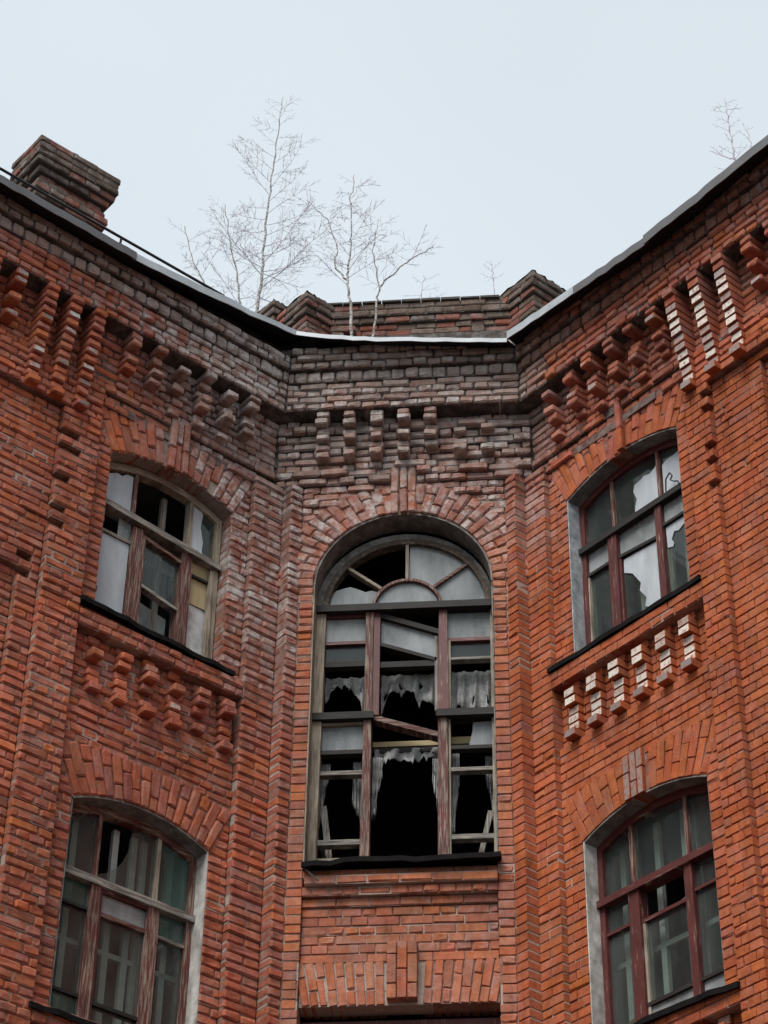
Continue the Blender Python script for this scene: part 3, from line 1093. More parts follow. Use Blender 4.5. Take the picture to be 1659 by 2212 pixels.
place(sheet(R, [(1.41, 12.02), (1.69, 12.02), (1.69, 11.96), (1.61, 11.94), (1.55, 11.91), (1.50, 11.93), (1.465, 11.86), (1.49, 11.81), (1.475, 11.78), (1.415, 11.80)], -.168,
      "small jagged pale sheet over the lower outer pane of the upper right window", group=SG))
a = Acc()
wp = [(1.50, 12.33), (1.51, 12.46), (1.56, 12.50), (1.585, 12.45), (1.56, 12.42), (1.60, 12.38), (1.64, 12.36), (1.66, 12.31)]
for p, q in zip(wp[:-1], wp[1:]): bar(a, R, p, q, .009, -.11, -.10)
place(tag(link("bent_wire", a, M_WIRE), "thin bent black wire standing on the transom of the upper right window", "wire"))

# ---- lower right
A = ARCH["R"][1]
w_ = wing_window(R, A, 8.785, dict(up=[(.792, .020, M_PEEL), (1.385, .018, M_PEEL)], low=[(.803, .056, M_RED), (1.382, .038, M_RED)]),
                 M_RED, None, None, dict(transom=M_RED))
w_.label = "lower right window with dark red frame and clear panes"
for (p, q) in ((w_.f, .772), (.812, 1.367), (1.403, w_.g)):
    w_.pane(M_GLASS, seg_poly(A, w_.top, p, q, 8.815), D)
w_.rect(M_GLASS, w_.f, .747, 8.525, 8.755, D); w_.bx("glazing_bar", M_RED, w_.f, .747, 8.500, 8.525, -.225, -.15)
w_.rect(M_GLASS, w_.f, .747, 7.55, 8.50, D)
w_.bx("glazing_bar", M_RED, .859, 1.344, 8.465, 8.495, -.225, -.15)
w_.pane(M_DUSTY, [(.88, 8.50), (1.34, 8.62), (1.34, 8.50)], -.26)
w_.bx("sash", M_BARE, .859, .885, 7.55, 8.465, -.22, -.155)
w_.rect(M_GLASS, .885, 1.344, 7.80, 8.465, D); w_.bx("glazing_bar", M_DARKWOOD, .859, 1.344, 7.765, 7.795, -.225, -.15)
w_.rect(M_DUSTY, .885, 1.344, 7.55, 7.765, D)
w_.rect(M_GLASS, 1.42, w_.g, 8.535, 8.755, D); w_.bx("glazing_bar", M_RED, 1.42, w_.g, 8.51, 8.535, -.225, -.15)
w_.rect(M_GLASS, 1.42, w_.g, 7.79, 8.51, D); w_.bx("glazing_bar", M_DARKWOOD, 1.42, w_.g, 7.765, 7.79, -.225, -.15)
w_.rect(M_DUSTY, 1.42, w_.g, 7.55, 7.765, D)
inner_sash(w_, A, 8.785, (.55, .93, 1.22, 1.33, 1.70), (8.30, 7.72))
sill(R, w_, .16, 1.965, 7.45, .11, droop=lambda t: .05 * math.sin(t * 3))
win = w_.done(M_RED)
a = Acc(); prism(a, R, [(.47, 7.78), (.75, 7.86), (.75, 7.56), (.47, 7.56)], -.30, -.28)
place(tag(link("wooden_panel", a, M_DRUM), "brown wooden panel leaning behind the lower left pane of the lower right window", "panel"))

# ---- upper left
A = ARCH["L"][0]
w_ = wing_window(L, A, 12.30, dict(up=[(1.405, .018, M_PEEL), (.797, .020, M_BARE)], low=[(1.345, .054, M_PEEL), (.818, .058, M_PEEL)]),
                 M_BARE, None, None, dict(transom=M_GREYWOOD))
w_.label = "upper left window with bare weathered frame, some panes boarded or broken"
ti = [k_[0] for k_ in w_.kids].index("transom")
w_.kids[ti] = ("transom", HOR[M_GREYWOOD], Acc(), None)
bar(w_.kids[ti][2], L, (A["u1"] - .012, 12.375), (A["u0"] + .012, 12.255), .062, -.236, -.095)
w_.pane(M_GLASS, [(1.425, 12.38), (w_.g, 12.42), (w_.g, 12.75), (1.66, 12.765), (1.60, 12.80), (1.55, 12.79), (1.50, 12.835), (1.45, 12.84), (1.425, 12.85)], D)
w_.pane(M_GLASS, seg_poly(A, w_.top, w_.f, .777, 12.29), D)
w_.bx("glazing_bar", M_GREYWOOD, 1.40, w_.g, 12.085, 12.115, -.225, -.15)
w_.rect(M_GLASS, 1.40, w_.g, 11.19, 12.085, D); w_.rect(M_DUSTY, 1.40, 1.53, 12.115, 12.33, D)
w_.bx("sash", M_PEEL, 1.262, 1.291, 11.19, 12.20, -.20, -.13); w_.br("sash", M_PEEL, (1.291, 12.22), (.876, 12.14), .034, -.20, -.13)
w_.br("sash", M_GREYWOOD, (1.291, 11.705), (.85, 11.615), .03, -.20, -.13)
w_.pane(M_GLASS, [(.876, 11.62), (1.262, 11.70), (1.262, 12.20), (.876, 12.13)], D)
w_.pane(M_DUSTY, [(.876, 11.19), (1.262, 11.19), (1.262, 11.68), (.876, 11.60)], -.30)
w_.bx("glazing_bar", M_DARKWOOD, w_.f, .76, 12.065, 12.09, -.22, -.15)
w_.rect(M_PLY, w_.f, .76, 12.09, 12.235, -.18, "plywood_board"); w_.rect(M_PLY, w_.f, .76, 11.79, 12.065, -.178, "plywood_board")
w_.rect(M_WHITEBOARD, w_.f, .76, 11.19, 11.79, -.19, "white_board")
w_.bx("sash", M_BARE, w_.f, w_.f + .035, 11.19, 12.2, -.17, -.125)
inner_sash(w_, A, 12.30, (1.0,), (12.1,), M_GREYWOOD)
sill(L, w_, .37, 1.955, 11.10, .085, droop=lambda t: -.03 + .05 * t)
win = w_.done(M_BARE)
place(sheet(L, [(1.43, 12.40), (1.70, 12.44), (1.70, 12.74), (1.66, 12.755), (1.60, 12.79), (1.55, 12.78), (1.50, 12.825), (1.45, 12.83), (1.43, 12.83)], -.168,
      "grey white sheet over the upper outer pane of the upper left window", group=SG))
place(sheet(L, [(1.405, 11.20), (1.70, 11.20), (1.70, 12.08), (1.405, 12.08)], -.168,
      "large pale sheet over the lower outer pane of the upper left window", group=SG))
place(sheet(L, [(.62, 12.29), (.775, 12.30), (.775, 12.86), (.70, 12.88), (.66, 12.80), (.675, 12.65), (.64, 12.50), (.645, 12.40)], -.168,
      "narrow pale strip over the upper inner pane of the upper left window", group=SG))

# ---- lower left
A = ARCH["L"][1]
w_ = wing_window(L, A, 8.75, dict(up=[(1.41, .018, M_PEEL), (.836, .018, M_BARE)], low=[(1.402, .046, M_PEEL), (.85, .052, M_PEEL)]),
                 M_PEEL, None, None, dict(transom=M_GREYWOOD))
w_.label = "lower left window with green tinted panes and one round edged broken pane"
w_.pane(M_GLASS, seg_poly(A, w_.top, 1.428, w_.g, 8.78), D)
w_.pane(M_GLASS, [(.854, 8.78), (1.385, 8.78), (1.37, 8.85), (1.29, 8.89), (1.21, 8.96), (1.15, 9.05), (1.11, 9.16), (1.09, 9.33), (1.0, 9.365), (.854, 9.335)], D)
w_.pane(M_GLASSG, seg_poly(A, w_.top, w_.f, .818, 8.78), D)
w_.rect(M_GLASSG, 1.448, w_.g, 8.52, 8.72, D); w_.bx("glazing_bar", M_DARKWOOD, 1.448, w_.g, 8.495, 8.52, -.225, -.15)
w_.rect(M_GLASS, 1.448, w_.g, 7.785, 8.495, D); w_.bx("glazing_bar", M_DARKWOOD, 1.448, w_.g, 7.76, 7.785, -.225, -.15)
w_.rect(M_GLASSG, 1.448, w_.g, 7.55, 7.76, D)
w_.bx("sash", M_RED, 1.33, 1.356, 7.55, 8.72, -.21, -.14); w_.bx("sash", M_RED, .902, 1.33, 8.69, 8.72, -.21, -.14)
w_.bx("glazing_bar", M_PEEL, .902, 1.33, 8.49, 8.525, -.225, -.15); w_.rect(M_DUSTY, .902, 1.33, 8.525, 8.69, D)
w_.rect(M_GLASS, .902, 1.33, 7.775, 8.49, D); w_.bx("glazing_bar", M_DARKWOOD, .902, 1.33, 7.745, 7.775, -.225, -.15)
w_.rect(M_GLASS, .902, 1.33, 7.55, 7.745, D)
w_.rect(M_GLASSG, w_.f, .798, 8.515, 8.72, D); w_.bx("glazing_bar", M_GREYWOOD, w_.f, .798, 8.49, 8.515, -.225, -.15)
w_.rect(M_GLASS, w_.f, .798, 7.55, 8.49, D)
inner_sash(w_, A, 8.75, (1.55, 1.16, .98, .88, .62), (8.28,))
sill(L, w_, .37, 1.99, 7.45, .10)
win = w_.done(M_PEEL)

# ---- centre arched window
W = C; A = ARCH["C"][0]
w_ = Win(C, "tall arched window with fanlight, most lower panes missing")
D0, D1, D = -.30, -.20, -.245
ZT = 12.06
FA = dict(uc=.02, zc=ZT + .03, r=.745, ph=math.pi / 2)
box(w_.a, W, -.73, .775, K(9) + .005, K(9) + .034, D0 + .02, D1 - .02)
lp = [(-.80, K(9) + .02), (-.72, K(9) + .02), (-.712, 10.9), (-.705, ZT), (-.80, ZT)]
prism(w_.a, W, lp, D0, D1 + .02)
prism(w_.a, W, [(.765, K(9) + .02), (.80, K(9) + .02), (.80, ZT), (.765, ZT)], D0, D1)
w_.kid('arched_head', M_RIM, lambda a: band(a, W, arc_pts(FA, .712), arc_pts(FA, .765), D0, D1))
w_.kid('arched_head', M_PLASTER_DARK, lambda a: band(a, W, arc_pts(FA, .766), arc_pts(dict(uc=0, zc=12.12, ph=math.pi/2), .80), D0 + .002, D1 - .01))
w_.bx("transom", M_DARKWOOD, -.80, .80, ZT - .035, ZT + .035, D0 - .003, D1 + .06)
w_.kid("fanlight_bar", M_PEEL, lambda a: band(a, W, arc_pts(dict(uc=.022, zc=ZT + .03, ph=math.pi / 2), .295), arc_pts(dict(uc=.022, zc=ZT + .03, ph=math.pi / 2), .322), D0 + .01, D1 - .01))
w_.br("fanlight_bar", M_BARE, (-.53, 12.57), (-.215, 12.315), .028, D0 + .012, D1 - .012)
w_.br("fanlight_bar", M_BARE, (.02, 12.81), (.02, 12.41), .028, D0 + .012, D1 - .012)
w_.br("fanlight_bar", M_PEEL, (.575, 12.56), (.262, 12.31), .026, D0 + .012, D1 - .012)
def polar(q, deg): return (.02 + q * math.sin(math.radians(deg)), ZT + .03 + q * math.cos(math.radians(deg)))
def fan(a0, a1, q0=.33, q1=.712):
    return [polar(q1, x) for x in np.linspace(a0, a1, 10)] + [polar(q0, x) for x in np.linspace(a1, a0, 8)]
w_.pane(M_DUSTY, fan(2, 48), D); w_.pane(M_DUSTY, fan(50, 89), D)
w_.pane(M_DUSTY, [polar(.29, x) for x in np.linspace(-89, 89, 18)], D)
w_.pane(M_DUSTY, [polar(.712, -89)] + [polar(.33, x) for x in (-89, -75, -60, -53)] + [(-.30, 12.315), (-.36, 12.30), (-.44, 12.34), (-.50, 12.365), (-.56, 12.35), (-.62, 12.33), (-.655, 12.30)] + [polar(.712, -76), polar(.712, -83)], D)
# posts and rails
w_.bx("post", M_PEEL, -.343, -.276, 10.95, ZT - .03, D0 + .004, D1 + .02); w_.bx("post", M_RED, -.272, -.215, 10.93, ZT - .03, D0 + .01, D1 + .01)
w_.br("post", M_PEEL, (-.311, 10.90), (-.316, K(9) + .02), .064, D0 + .004, D1 + .02, .085)
w_.br("post", M_RED, (.348, ZT - .03), (.348, 10.95), .072, D0 + .004, D1 + .02, .10)
w_.br("post", M_PEEL, (.341, 10.90), (.345, K(9) + .02), .080, D0 + .004, D1 + .02, .094)
w_.bx("rail", M_DARKWOOD, -.80, -.255, 10.875, 10.945, D0 - .003, D1 + .055); w_.bx("rail", M_DARKWOOD, .29, .80, 10.87, 10.94, D0 - .003, D1 + .055)
def gb(m_, u0_, u1_, z0_, z1_): w_.bx("glazing_bar", m_, u0_, u1_, z0_, z1_, D0 + .015, D1 - .01)
gb(M_RED, -.71, -.343, 12.0, 12.025); gb(M_RED, -.71, -.343, 11.705, 11.738); gb(M_DARKWOOD, -.71, -.343, 11.465, 11.52)
w_.rect(M_DUSTY, -.706, -.343, 11.738, 12.0, D); w_.rect(M_GLASS, -.706, -.343, 11.52, 11.705, D)
gb(M_BARE, -.72, -.35, 10.85, 10.875); gb(M_DARKWOOD, -.72, -.35, 10.555, 10.595); w_.rect(M_DUSTY, -.722, -.35, 10.595, 10.85, D)
gb(M_GREYWOOD, -.724, -.35, 10.345, 10.385); gb(M_GREYWOOD, -.73, -.355, 9.66, 9.71); gb(M_BARE, -.73, -.355, 9.505, 9.535)
gb(M_RED, .385, .765, 11.695, 11.73); w_.rect(M_DUSTY, .385, .765, 11.73, 12.02, D); gb(M_GREYWOOD, .40, .765, 11.495, 11.52)
w_.rect(M_GLASS, .40, .765, 11.52, 11.695, D)
w_.pane(M_DUSTY, [(.56, 10.60), (.765, 10.60), (.765, 10.86), (.60, 10.85), (.595, 10.76)], D)
gb(M_DARKWOOD, .38, .765, 10.565, 10.60); gb(M_GREYWOOD, .385, .765, 10.345, 10.38); gb(M_GREYWOOD, .385, .765, 9.68, 9.725); gb(M_GREYWOOD, .385, .765, 9.505, 9.535)
w_.bx("sash", M_BARE, .392, .412, 10.95, 11.70, D0 + .01, D1 - .004); w_.bx("sash", M_BARE, .39, .408, 9.5, 10.87, D0 + .01, D1 - .004)
w_.br("sash", M_DARKWOOD, (-.215, 12.005), (.312, 11.80), .05, D0, D1)
w_.br("sash", M_DARKWOOD, (-.215, 11.69), (.29, 11.50), .035, D0, D1)
w_.br("sash", M_PEEL, (-.265, 10.915), (.305, 10.715), .05, D0, D1)
w_.pane(M_DUSTY, [(-.21, 11.70), (.29, 11.52), (.30, 11.79), (-.21, 11.985)], D)
w_.bx("sash", M_GREYWOOD, .272, .297, 10.96, 11.75, D0 + .01, D1)
gb(M_DARKWOOD, -.215, .30, 11.44, 11.50)
w_.bx("inner_rail", M_PLY, -.28, .33, 10.715, 10.765, -.42, -.37); w_.bx("inner_rail", M_PLY, .38, .60, 10.72, 10.79, -.42, -.37)
w_.bx("inner_rail", M_DARKWOOD, -.28, .33, 10.655, 10.70, -.42, -.37)
def dr(t): return (-.03 if t < .2 else 0) + .010 * math.sin(t * 7)
sill(C, w_, -.80, .83, 9.335, .115, droop=dr)
win = w_.done(M_BARE)

# ---- lowest centre window, only its head shows
w_ = Win(C, "head of the lowest centre window under the flat brick arch")
box(w_.a, C, -.795, .79, 7.99, 8.05, -.30, -.2)
w_.bx("jamb", M_RED, -.795, -.74, 6.6, 7.99, -.3, -.2); w_.bx("jamb", M_RED, .735, .79, 6.6, 7.99, -.3, -.2)
w_.bx("post", M_RED, -.33, -.25, 6.6, 7.99, -.295, -.205); w_.bx("post", M_RED, .28, .36, 6.6, 7.99, -.295, -.205)
for p, q in ((-.74, -.33), (-.25, .28), (.36, .735)): w_.rect(M_GLASS, p, q, 6.6, 7.99, -.25)
win = w_.done(M_RED)

# ---- torn curtains and loose boards in the arched window
def tatter(label, u0_, u1_, ztop, bottom, d, amp=.02, tilt=0.0):
    """hanging cloth; bottom is a list of (t, z) hem points, jagged in between"""
    q = random.Random(label)
    n = 34; rows = 10; walk = 0.0
    a = Acc(); vs = []
    for i in range(n + 1):
        t = i / n; u = u0_ + (u1_ - u0_) * t
        for (ta, za), (tb, zb) in zip(bottom[:-1], bottom[1:]):
            if ta <= t <= tb + 1e-9:
                zb_ = za + (zb - za) * (t - ta) / max(1e-6, tb - ta); break
        walk = .7 * walk + q.uniform(-.016, .016); zb_ += walk - (.06 if q.random() < .09 else 0)
        for j in range(rows + 1):
            s = j / rows
            z_ = ztop + (zb_ - ztop) * s
            dd = d + amp * (math.sin(t * 19 + s * 2.3 + amp * 90) + .6 * math.sin(t * 43 + s)) * (.5 + s)
            vs.append(C.P(u + tilt * s + q.uniform(-.003, .003), z_, dd))
    fs = []
    holes = set()
    for _ in range(3):
        hi_, hj = q.randrange(2, n - 3), q.randrange(4, rows - 1)
        holes |= {(hi_, hj), (hi_ + 1, hj), (hi_, hj - 1)}
    for i in range(n):
        for j in range(rows):
            o = i * (rows + 1) + j
            if (i, j) in holes: continue
            fs.append((o, o + 1, o + rows + 2, o + rows + 1))
    a.add(vs, fs)
    o = place(tag(link("torn_curtain", a, M_CLOTH, smooth=True), label, "curtain", "torn curtains in the arched window"))
    sm = o.modifiers.new("thickness", 'SOLIDIFY'); sm.thickness = .002
    return o
DC = -.37
tatter("torn white curtain left in the upper left column of the arched window", -.71, -.345, 11.45, [(0, 11.20), (.12, 11.28), (.25, 11.35), (.5, 11.36), (.7, 11.29), (.88, 11.16), (.94, 10.98), (1, 10.96)], DC)
tatter("torn white curtain across the middle column of the arched window", -.215, .285, 11.46, [(0, 11.02), (.07, 11.18), (.12, 11.24), (.3, 11.28), (.45, 11.31), (.6, 11.26), (.68, 11.13), (.72, 11.22), (.84, 11.16), (.9, 11.10), (1, 11.16)], DC)
tatter("longest torn white curtain, in the upper right column of the arched window", .405, .76, 11.47, [(0, 10.98), (.12, 11.10), (.3, 11.12), (.42, 10.99), (.55, 11.0), (.6, 11.10), (.75, 11.02), (1, 10.99)], DC)
tatter("narrow grey cloth strip along the rail above the black gap of the arched window", -.262, .305, 10.685, [(0, 10.54), (.2, 10.57), (.5, 10.56), (.8, 10.58), (1, 10.55)], DC)
tatter("thin cloth shred beside the left post, right of it, at the black gap", -.272, -.19, 10.58, [(0, 9.96), (.35, 9.99), (.55, 10.2), (1, 10.36)], -.33, .012)
tatter("cloth shred hanging left of the left post in the lower arched window", -.44, -.35, 10.54, [(0, 10.12), (.4, 10.09), (.7, 9.98), (1, 9.99)], -.33, .012)
tatter("ragged cloth shred beside the right post, on the side of the black gap", .245, .31, 10.55, [(0, 10.28), (.5, 10.12), (.8, 9.98), (1, 9.86)], -.33, .012)
tatter("long cloth shred hanging right of the right post in the lower arched window", .395, .475, 10.60, [(0, 9.80), (.4, 9.84), (.6, 10.08), (1, 10.28)], -.33, .012)
tatter("small cloth rag at the far left jamb of the lower arched window", -.725, -.64, 10.53, [(0, 9.9), (.3, 10.05), (.6, 10.3), (1, 10.38)], -.33, .012)
tatter("small cloth rag at the far right jamb of the lower arched window", .70, .765, 10.55, [(0, 10.36), (.5, 10.2), (.8, 10.0), (1, 9.95)], -.33, .012)
def plank(p, q, wd, d, label, m_=M_GREYWOOD):
    a = Acc(); bar(a, C, p, q, wd, d - .025, d)
    place(tag(link("loose_plank", a, m_), label, "plank", "loose planks leaning in the arched window"))
plank((-.69, 10.12), (-.615, 9.50), .055, -.34, "wide grey plank leaning upright at the lower left of the arched window")
plank((-.735, 9.80), (-.625, 9.50), .03, -.31, "short thin slat leaning across the wide plank in the arched window", M_DARKWOOD)
plank((.735, 10.02), (.62, 9.47), .045, -.34, "grey plank leaning at the lower right of the arched window")
a = Acc(); bar(a, C, (-.80, 9.30), (-.66, 9.16), .012, .085, .095)
place(tag(link("metal_strip", a, M_PIPE), "thin bent metal strip hanging off the left end of the arched window sill", "strip"))

# ------------------------------------------------------------------ eaves: metal edge sheets, soffit, roofs, rail
def edge_sheet(W, pts, d, h, m_, lip=.0):
    a = Acc(); vs, fs = [], []
    us_ = np.arange(pts[0][0], pts[-1][0], .11).tolist() + [pts[-1][0]]
    pts = [(u, float(np.interp(u, [p[0] for p in pts], [p[1] for p in pts])) + (rnd.gauss(0, .0045) if 0 < i < len(us_) - 1 else 0)) for i, u in enumerate(us_)]
    for (u, z_) in pts:
        d = d + 0.0
        for (dd, zz) in ((d, z_), (d, z_ + h), (d - .012, z_ + h + .004), (d - .012, z_ + .004)):
            vs.append(W.P(u, zz, dd))
    n = len(pts)
    for i in range(n - 1):
        o = i * 4
        for k in range(4): fs.append((o + k, o + (k + 1) % 4, o + 4 + (k + 1) % 4, o + 4 + k))
    fs += [(3, 2, 1, 0), (n * 4 - 4, n * 4 - 3, n * 4 - 2, n * 4 - 1)]
    a.add(vs, fs)
    return link("edge_sheet", a, m_, W.root, W.base)
GD = .49
OFFG = .414 * GD
gl = [(6.0, 14.64), (3.5, 14.642), (2.06, 14.642), (1.4, 14.70), (.77, 14.77), (OFFG, 14.845)]
gc = [(-1.206 + OFFG, 14.845), (-.79, 14.795), (-.31, 14.72), (.4, 14.66), (1.206 - OFFG, 14.62)]
gr = [(OFFG, 14.66), (1.0, 14.60), (2.02, 14.535), (2.8, 14.57), (3.5, 14.61), (6.0, 14.62)]
def cutp(pts, a_, b_):
    us = [p[0] for p in pts]; zs = [p[1] for p in pts]
    if us[0] > us[-1]: us, zs = us[::-1], zs[::-1]
    xs = sorted({a_, b_, *[u for u in us if a_ < u < b_]})
    return [(x, float(np.interp(x, us, zs))) for x in xs]
edge_sheet(L, cutp(gl, 2.05, 6.0), GD + .008, .090, M_GREYMETAL)
edge_sheet(L, cutp(gl, .9, 2.085), GD, .085, M_ZINC)
edge_sheet(L, cutp(gl, OFFG, .93), GD - .004, .065, M_ZINC)
edge_sheet(C, cutp(gc, -1.206 + OFFG, 1.206 - OFFG), GD, .05, M_ZINC)
edge_sheet(R, cutp(gr, OFFG, 1.1), GD, .090, M_ZINC)
edge_sheet(R, cutp(gr, 1.08, 2.05), GD - .005, .095, M_GREYMETAL)
edge_sheet(R, cutp(gr, 2.01, 6.0), GD + .008, .105, M_GREYMETAL)
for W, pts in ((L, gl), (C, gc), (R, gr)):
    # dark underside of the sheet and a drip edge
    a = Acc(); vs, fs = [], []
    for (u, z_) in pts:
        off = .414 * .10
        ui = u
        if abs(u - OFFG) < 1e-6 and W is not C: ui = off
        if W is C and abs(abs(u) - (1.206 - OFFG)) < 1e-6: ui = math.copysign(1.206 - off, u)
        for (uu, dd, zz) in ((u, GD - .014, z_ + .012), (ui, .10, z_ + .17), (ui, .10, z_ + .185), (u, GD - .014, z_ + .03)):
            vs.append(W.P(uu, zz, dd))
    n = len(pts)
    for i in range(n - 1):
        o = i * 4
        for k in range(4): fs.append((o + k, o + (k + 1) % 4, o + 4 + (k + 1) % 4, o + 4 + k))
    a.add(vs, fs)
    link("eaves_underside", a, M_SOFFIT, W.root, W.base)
    # roof plane rising behind the edge
    a = Acc(); vs, fs = [], []
    for (u, z_) in pts:
        ui = u
        if abs(u - OFFG) < 1e-6 and W is not C: ui = .414 * (-6) 
        if W is C and abs(abs(u) - (1.206 - OFFG)) < 1e-6: ui = math.copysign(1.206 + .414 * 6, u)
        for (uu, dd, zz) in ((u, GD - .012, z_ + .045), (ui, -6, z_ + .045 + 2.2), (ui, -6, z_ + 2.15), (u, GD - .012, z_ + .035)):
            vs.append(W.P(uu, zz, dd))
    for i in range(len(pts) - 1):
        o = i * 4
        for k in range(4): fs.append((o + k, o + (k + 1) % 4, o + 4 + (k + 1) % 4, o + 4 + k))
    a.add(vs, fs)
    link("roof", a, M_ROOF, W.root, W.base)

def tube(a, pts, radii, sides=6):
    rings = []
    pts = [np.array(p, float) for p in pts]
    o = len(a.v)
    for i, p in enumerate(pts):
        t = pts[min(i + 1, len(pts) - 1)] - pts[max(i - 1, 0)]
        t = t / (np.linalg.norm(t) + 1e-9)
        h = np.array([0, 0, 1.]) if abs(t[2]) < .9 else np.array([1., 0, 0])
        x = np.cross(t, h); x /= np.linalg.norm(x); y = np.cross(t, x)
        for k in range(sides):
            an = 2 * math.pi * k / sides
            a.v.append(tuple(p + (x * math.cos(an) + y * math.sin(an)) * radii[i]))
    for i in range(len(pts) - 1):
        for k in range(sides):
            k2 = (k + 1) % sides
            a.f.append((o + i * sides + k, o + i * sides + k2, o + (i + 1) * sides + k2, o + (i + 1) * sides + k))
    a.f.append(tuple(o + k for k in range(sides))[::-1]); a.f.append(tuple(o + (len(pts) - 1) * sides + k for k in range(sides)))
a = Acc()
tube(a, [L.P(u, 15.262, .1) for u in (6.0, 3.2, 2.2, 1.3, .80)], [.014] * 5, 8)
for u in (4.4, 3.21, 2.0, .86):
    tube(a, [L.P(u, 14.95, .06), L.P(u, 15.27, .10)], [.012, .012], 6)
link("roof_rail", a, M_PIPE, wingL, L.base)

# ------------------------------------------------------------------ chimney and parapet (bricks as sub-parts)
class Frame:
    """local frame for brick boxes: like a wall"""
    pass
def brick_stack(parent_root, W0, name, center_uzd, size, courses, ang=0.0, cap_mat=None):
    """square brick stack; courses: list of (z0, z1, grow, style) ; local axes = wall axes rotated by ang"""
    uc, dc = center_uzd
    base = W0.base
    core = Acc()
    ca, sa = math.cos(ang), math.sin(ang)
    E = W0.ex * ca + W0.inw * sa
    I = -W0.ex * sa + W0.inw * ca
    ctr = W0.P(uc, 0, dc)
    bricks = []
    for k, (z0_, z1_, grow, dark) in enumerate(courses):
        hx, hy = size[0] / 2 + grow, size[1] / 2 + grow
        q = .012
        vs = []
        for zz in (z0_, z1_):
            for sx, sy in ((-1, -1), (1, -1), (1, 1), (-1, 1)):
                vs.append(ctr + E * sx * (hx - q) + I * sy * (hy - q) + np.array([0, 0, zz]))
        core.add(vs, [(3, 2, 1, 0), (4, 5, 6, 7), (0, 1, 5, 4), (1, 2, 6, 5), (2, 3, 7, 6), (3, 0, 4, 7)])
        # bricks on the four faces
        for fi, (X, Y, hl, hd) in enumerate(((E, I, hx, hy), (I, -E, hy, hx), (-E, -I, hx, hy), (-I, E, hy, hx))):
            full = 2 * hl
            lead = .12 if (k + fi) % 2 else 0.0
            s = -hl + lead                 # quoins alternate
            e = hl if (k + fi) % 2 == 0 else hl
            nb_ = max(1, round((e - s) / (.26 if (k + fi) % 2 else .19)))
            for i in range(nb_):
                x0 = s + (e - s) * i / nb_; x1 = s + (e - s) * (i + 1) / nb_
                bricks.append((X, Y, (x0 + x1) / 2, x1 - x0 - .009, hd, (z0_ + z1_) / 2, z1_ - z0_ - .012, dark))
    co = link(name, core, M_MORTAR, parent_root, base)
    co.color = (.13, .115, .10, 1)
    for (X, Y, xc, ln, hd, zc, ht, dark) in bricks:
        st = "worn"; size_ = "s" if ln > .185 else "h"; bl = .25 if size_ == "s" else .12
        o = bpy.data.objects.new("brick", LIB[(st, size_)][rnd.randrange(10)][2])
        COL.objects.link(o); o.parent = co
        Mx = np.eye(4)
        j = lambda s_: rnd.gauss(0, s_)
        Mx[:3, 0] = X * ln / bl + Y * j(.015); Mx[:3, 1] = Y * .48 ; Mx[:3, 2] = np.array([0, 0, 1.]) * ht / .0695 + Y * j(.015)
        Mx[:3, 3] = ctr + X * xc - Y * (hd - .06 + j(.005)) + np.array([0, 0, zc]) - base
        o.matrix_basis = Matrix(Mx.tolist())
        c = np.array(rnd.choice(((.27, .092, .062), (.24, .090, .066), (.29, .098, .062), (.22, .088, .068)))) * rnd.uniform(.85, 1.08)
        if rnd.random() < dark: c = np.array((.155, .108, .085)) * rnd.uniform(.75, 1.15)
        o.color = (*map(float, c), 1); o["bloom"] = rnd.uniform(.02, .3)
    return co

def rubble(name, parent, base, W0, uc, dc, hx, hy, z_, ang, amp=.035):
    """ragged weathered mortar top"""
    a = Acc(); nx, ny = 18, 8
    ca, sa = math.cos(ang), math.sin(ang)
    E = W0.ex * ca + W0.inw * sa; I = -W0.ex * sa + W0.inw * ca
    q = random.Random(name + str(uc))
    vs = []
    for i in range(nx + 1):
        for j in range(ny + 1):
            x, y = -hx + 2 * hx * i / nx, -hy + 2 * hy * j / ny
            edge = i in (0, nx) or j in (0, ny)
            vs.append(W0.P(uc, 0, dc) + E * (x + q.uniform(-.012, .012)) + I * (y + q.uniform(-.012, .012)) + np.array([0, 0, z_ + (q.uniform(-.004, .008) if edge else q.uniform(.0, amp))]))
    fs = [(i * (ny + 1) + j, (i + 1) * (ny + 1) + j, (i + 1) * (ny + 1) + j + 1, i * (ny + 1) + j + 1) for i in range(nx) for j in range(ny)]
    a.add(vs, fs)
    o = link("mortar_cap", a, M_MORTAR, parent, base)
    o.color = (.10, .092, .08, 1)

ch = []
z_ = 15.13
while z_ < 16.30: ch.append((z_, z_ + PH, .0, .25)); z_ += PH
for g_, dk in ((.03, .3), (.05, .3), (.02, .5), (-.01, .5), (.04, .6), (.085, .75), (.10, .8), (.10, .8), (.105, .9)):
    ch.append((z_, z_ + PH, g_, dk)); z_ += PH
chim = brick_stack(wingL, L, "chimney", (2.03, -1.10), (.76, .34), ch)
rubble("cap", chim, L.base, L, 2.03, -1.10, .47, .26, z_ - .005, 0, .05)
# two flue pilasters on its face
for uc in (1.78, 2.27):
    cs = [(K(0) - ZG + 15.48 + PH * i, K(0) - ZG + 15.48 + PH * (i + 1), 0, .2) for i in range(10)]
    brick_stack(wingL, L, "chimney_pilaster", (uc, -.945), (.26, .10), cs)

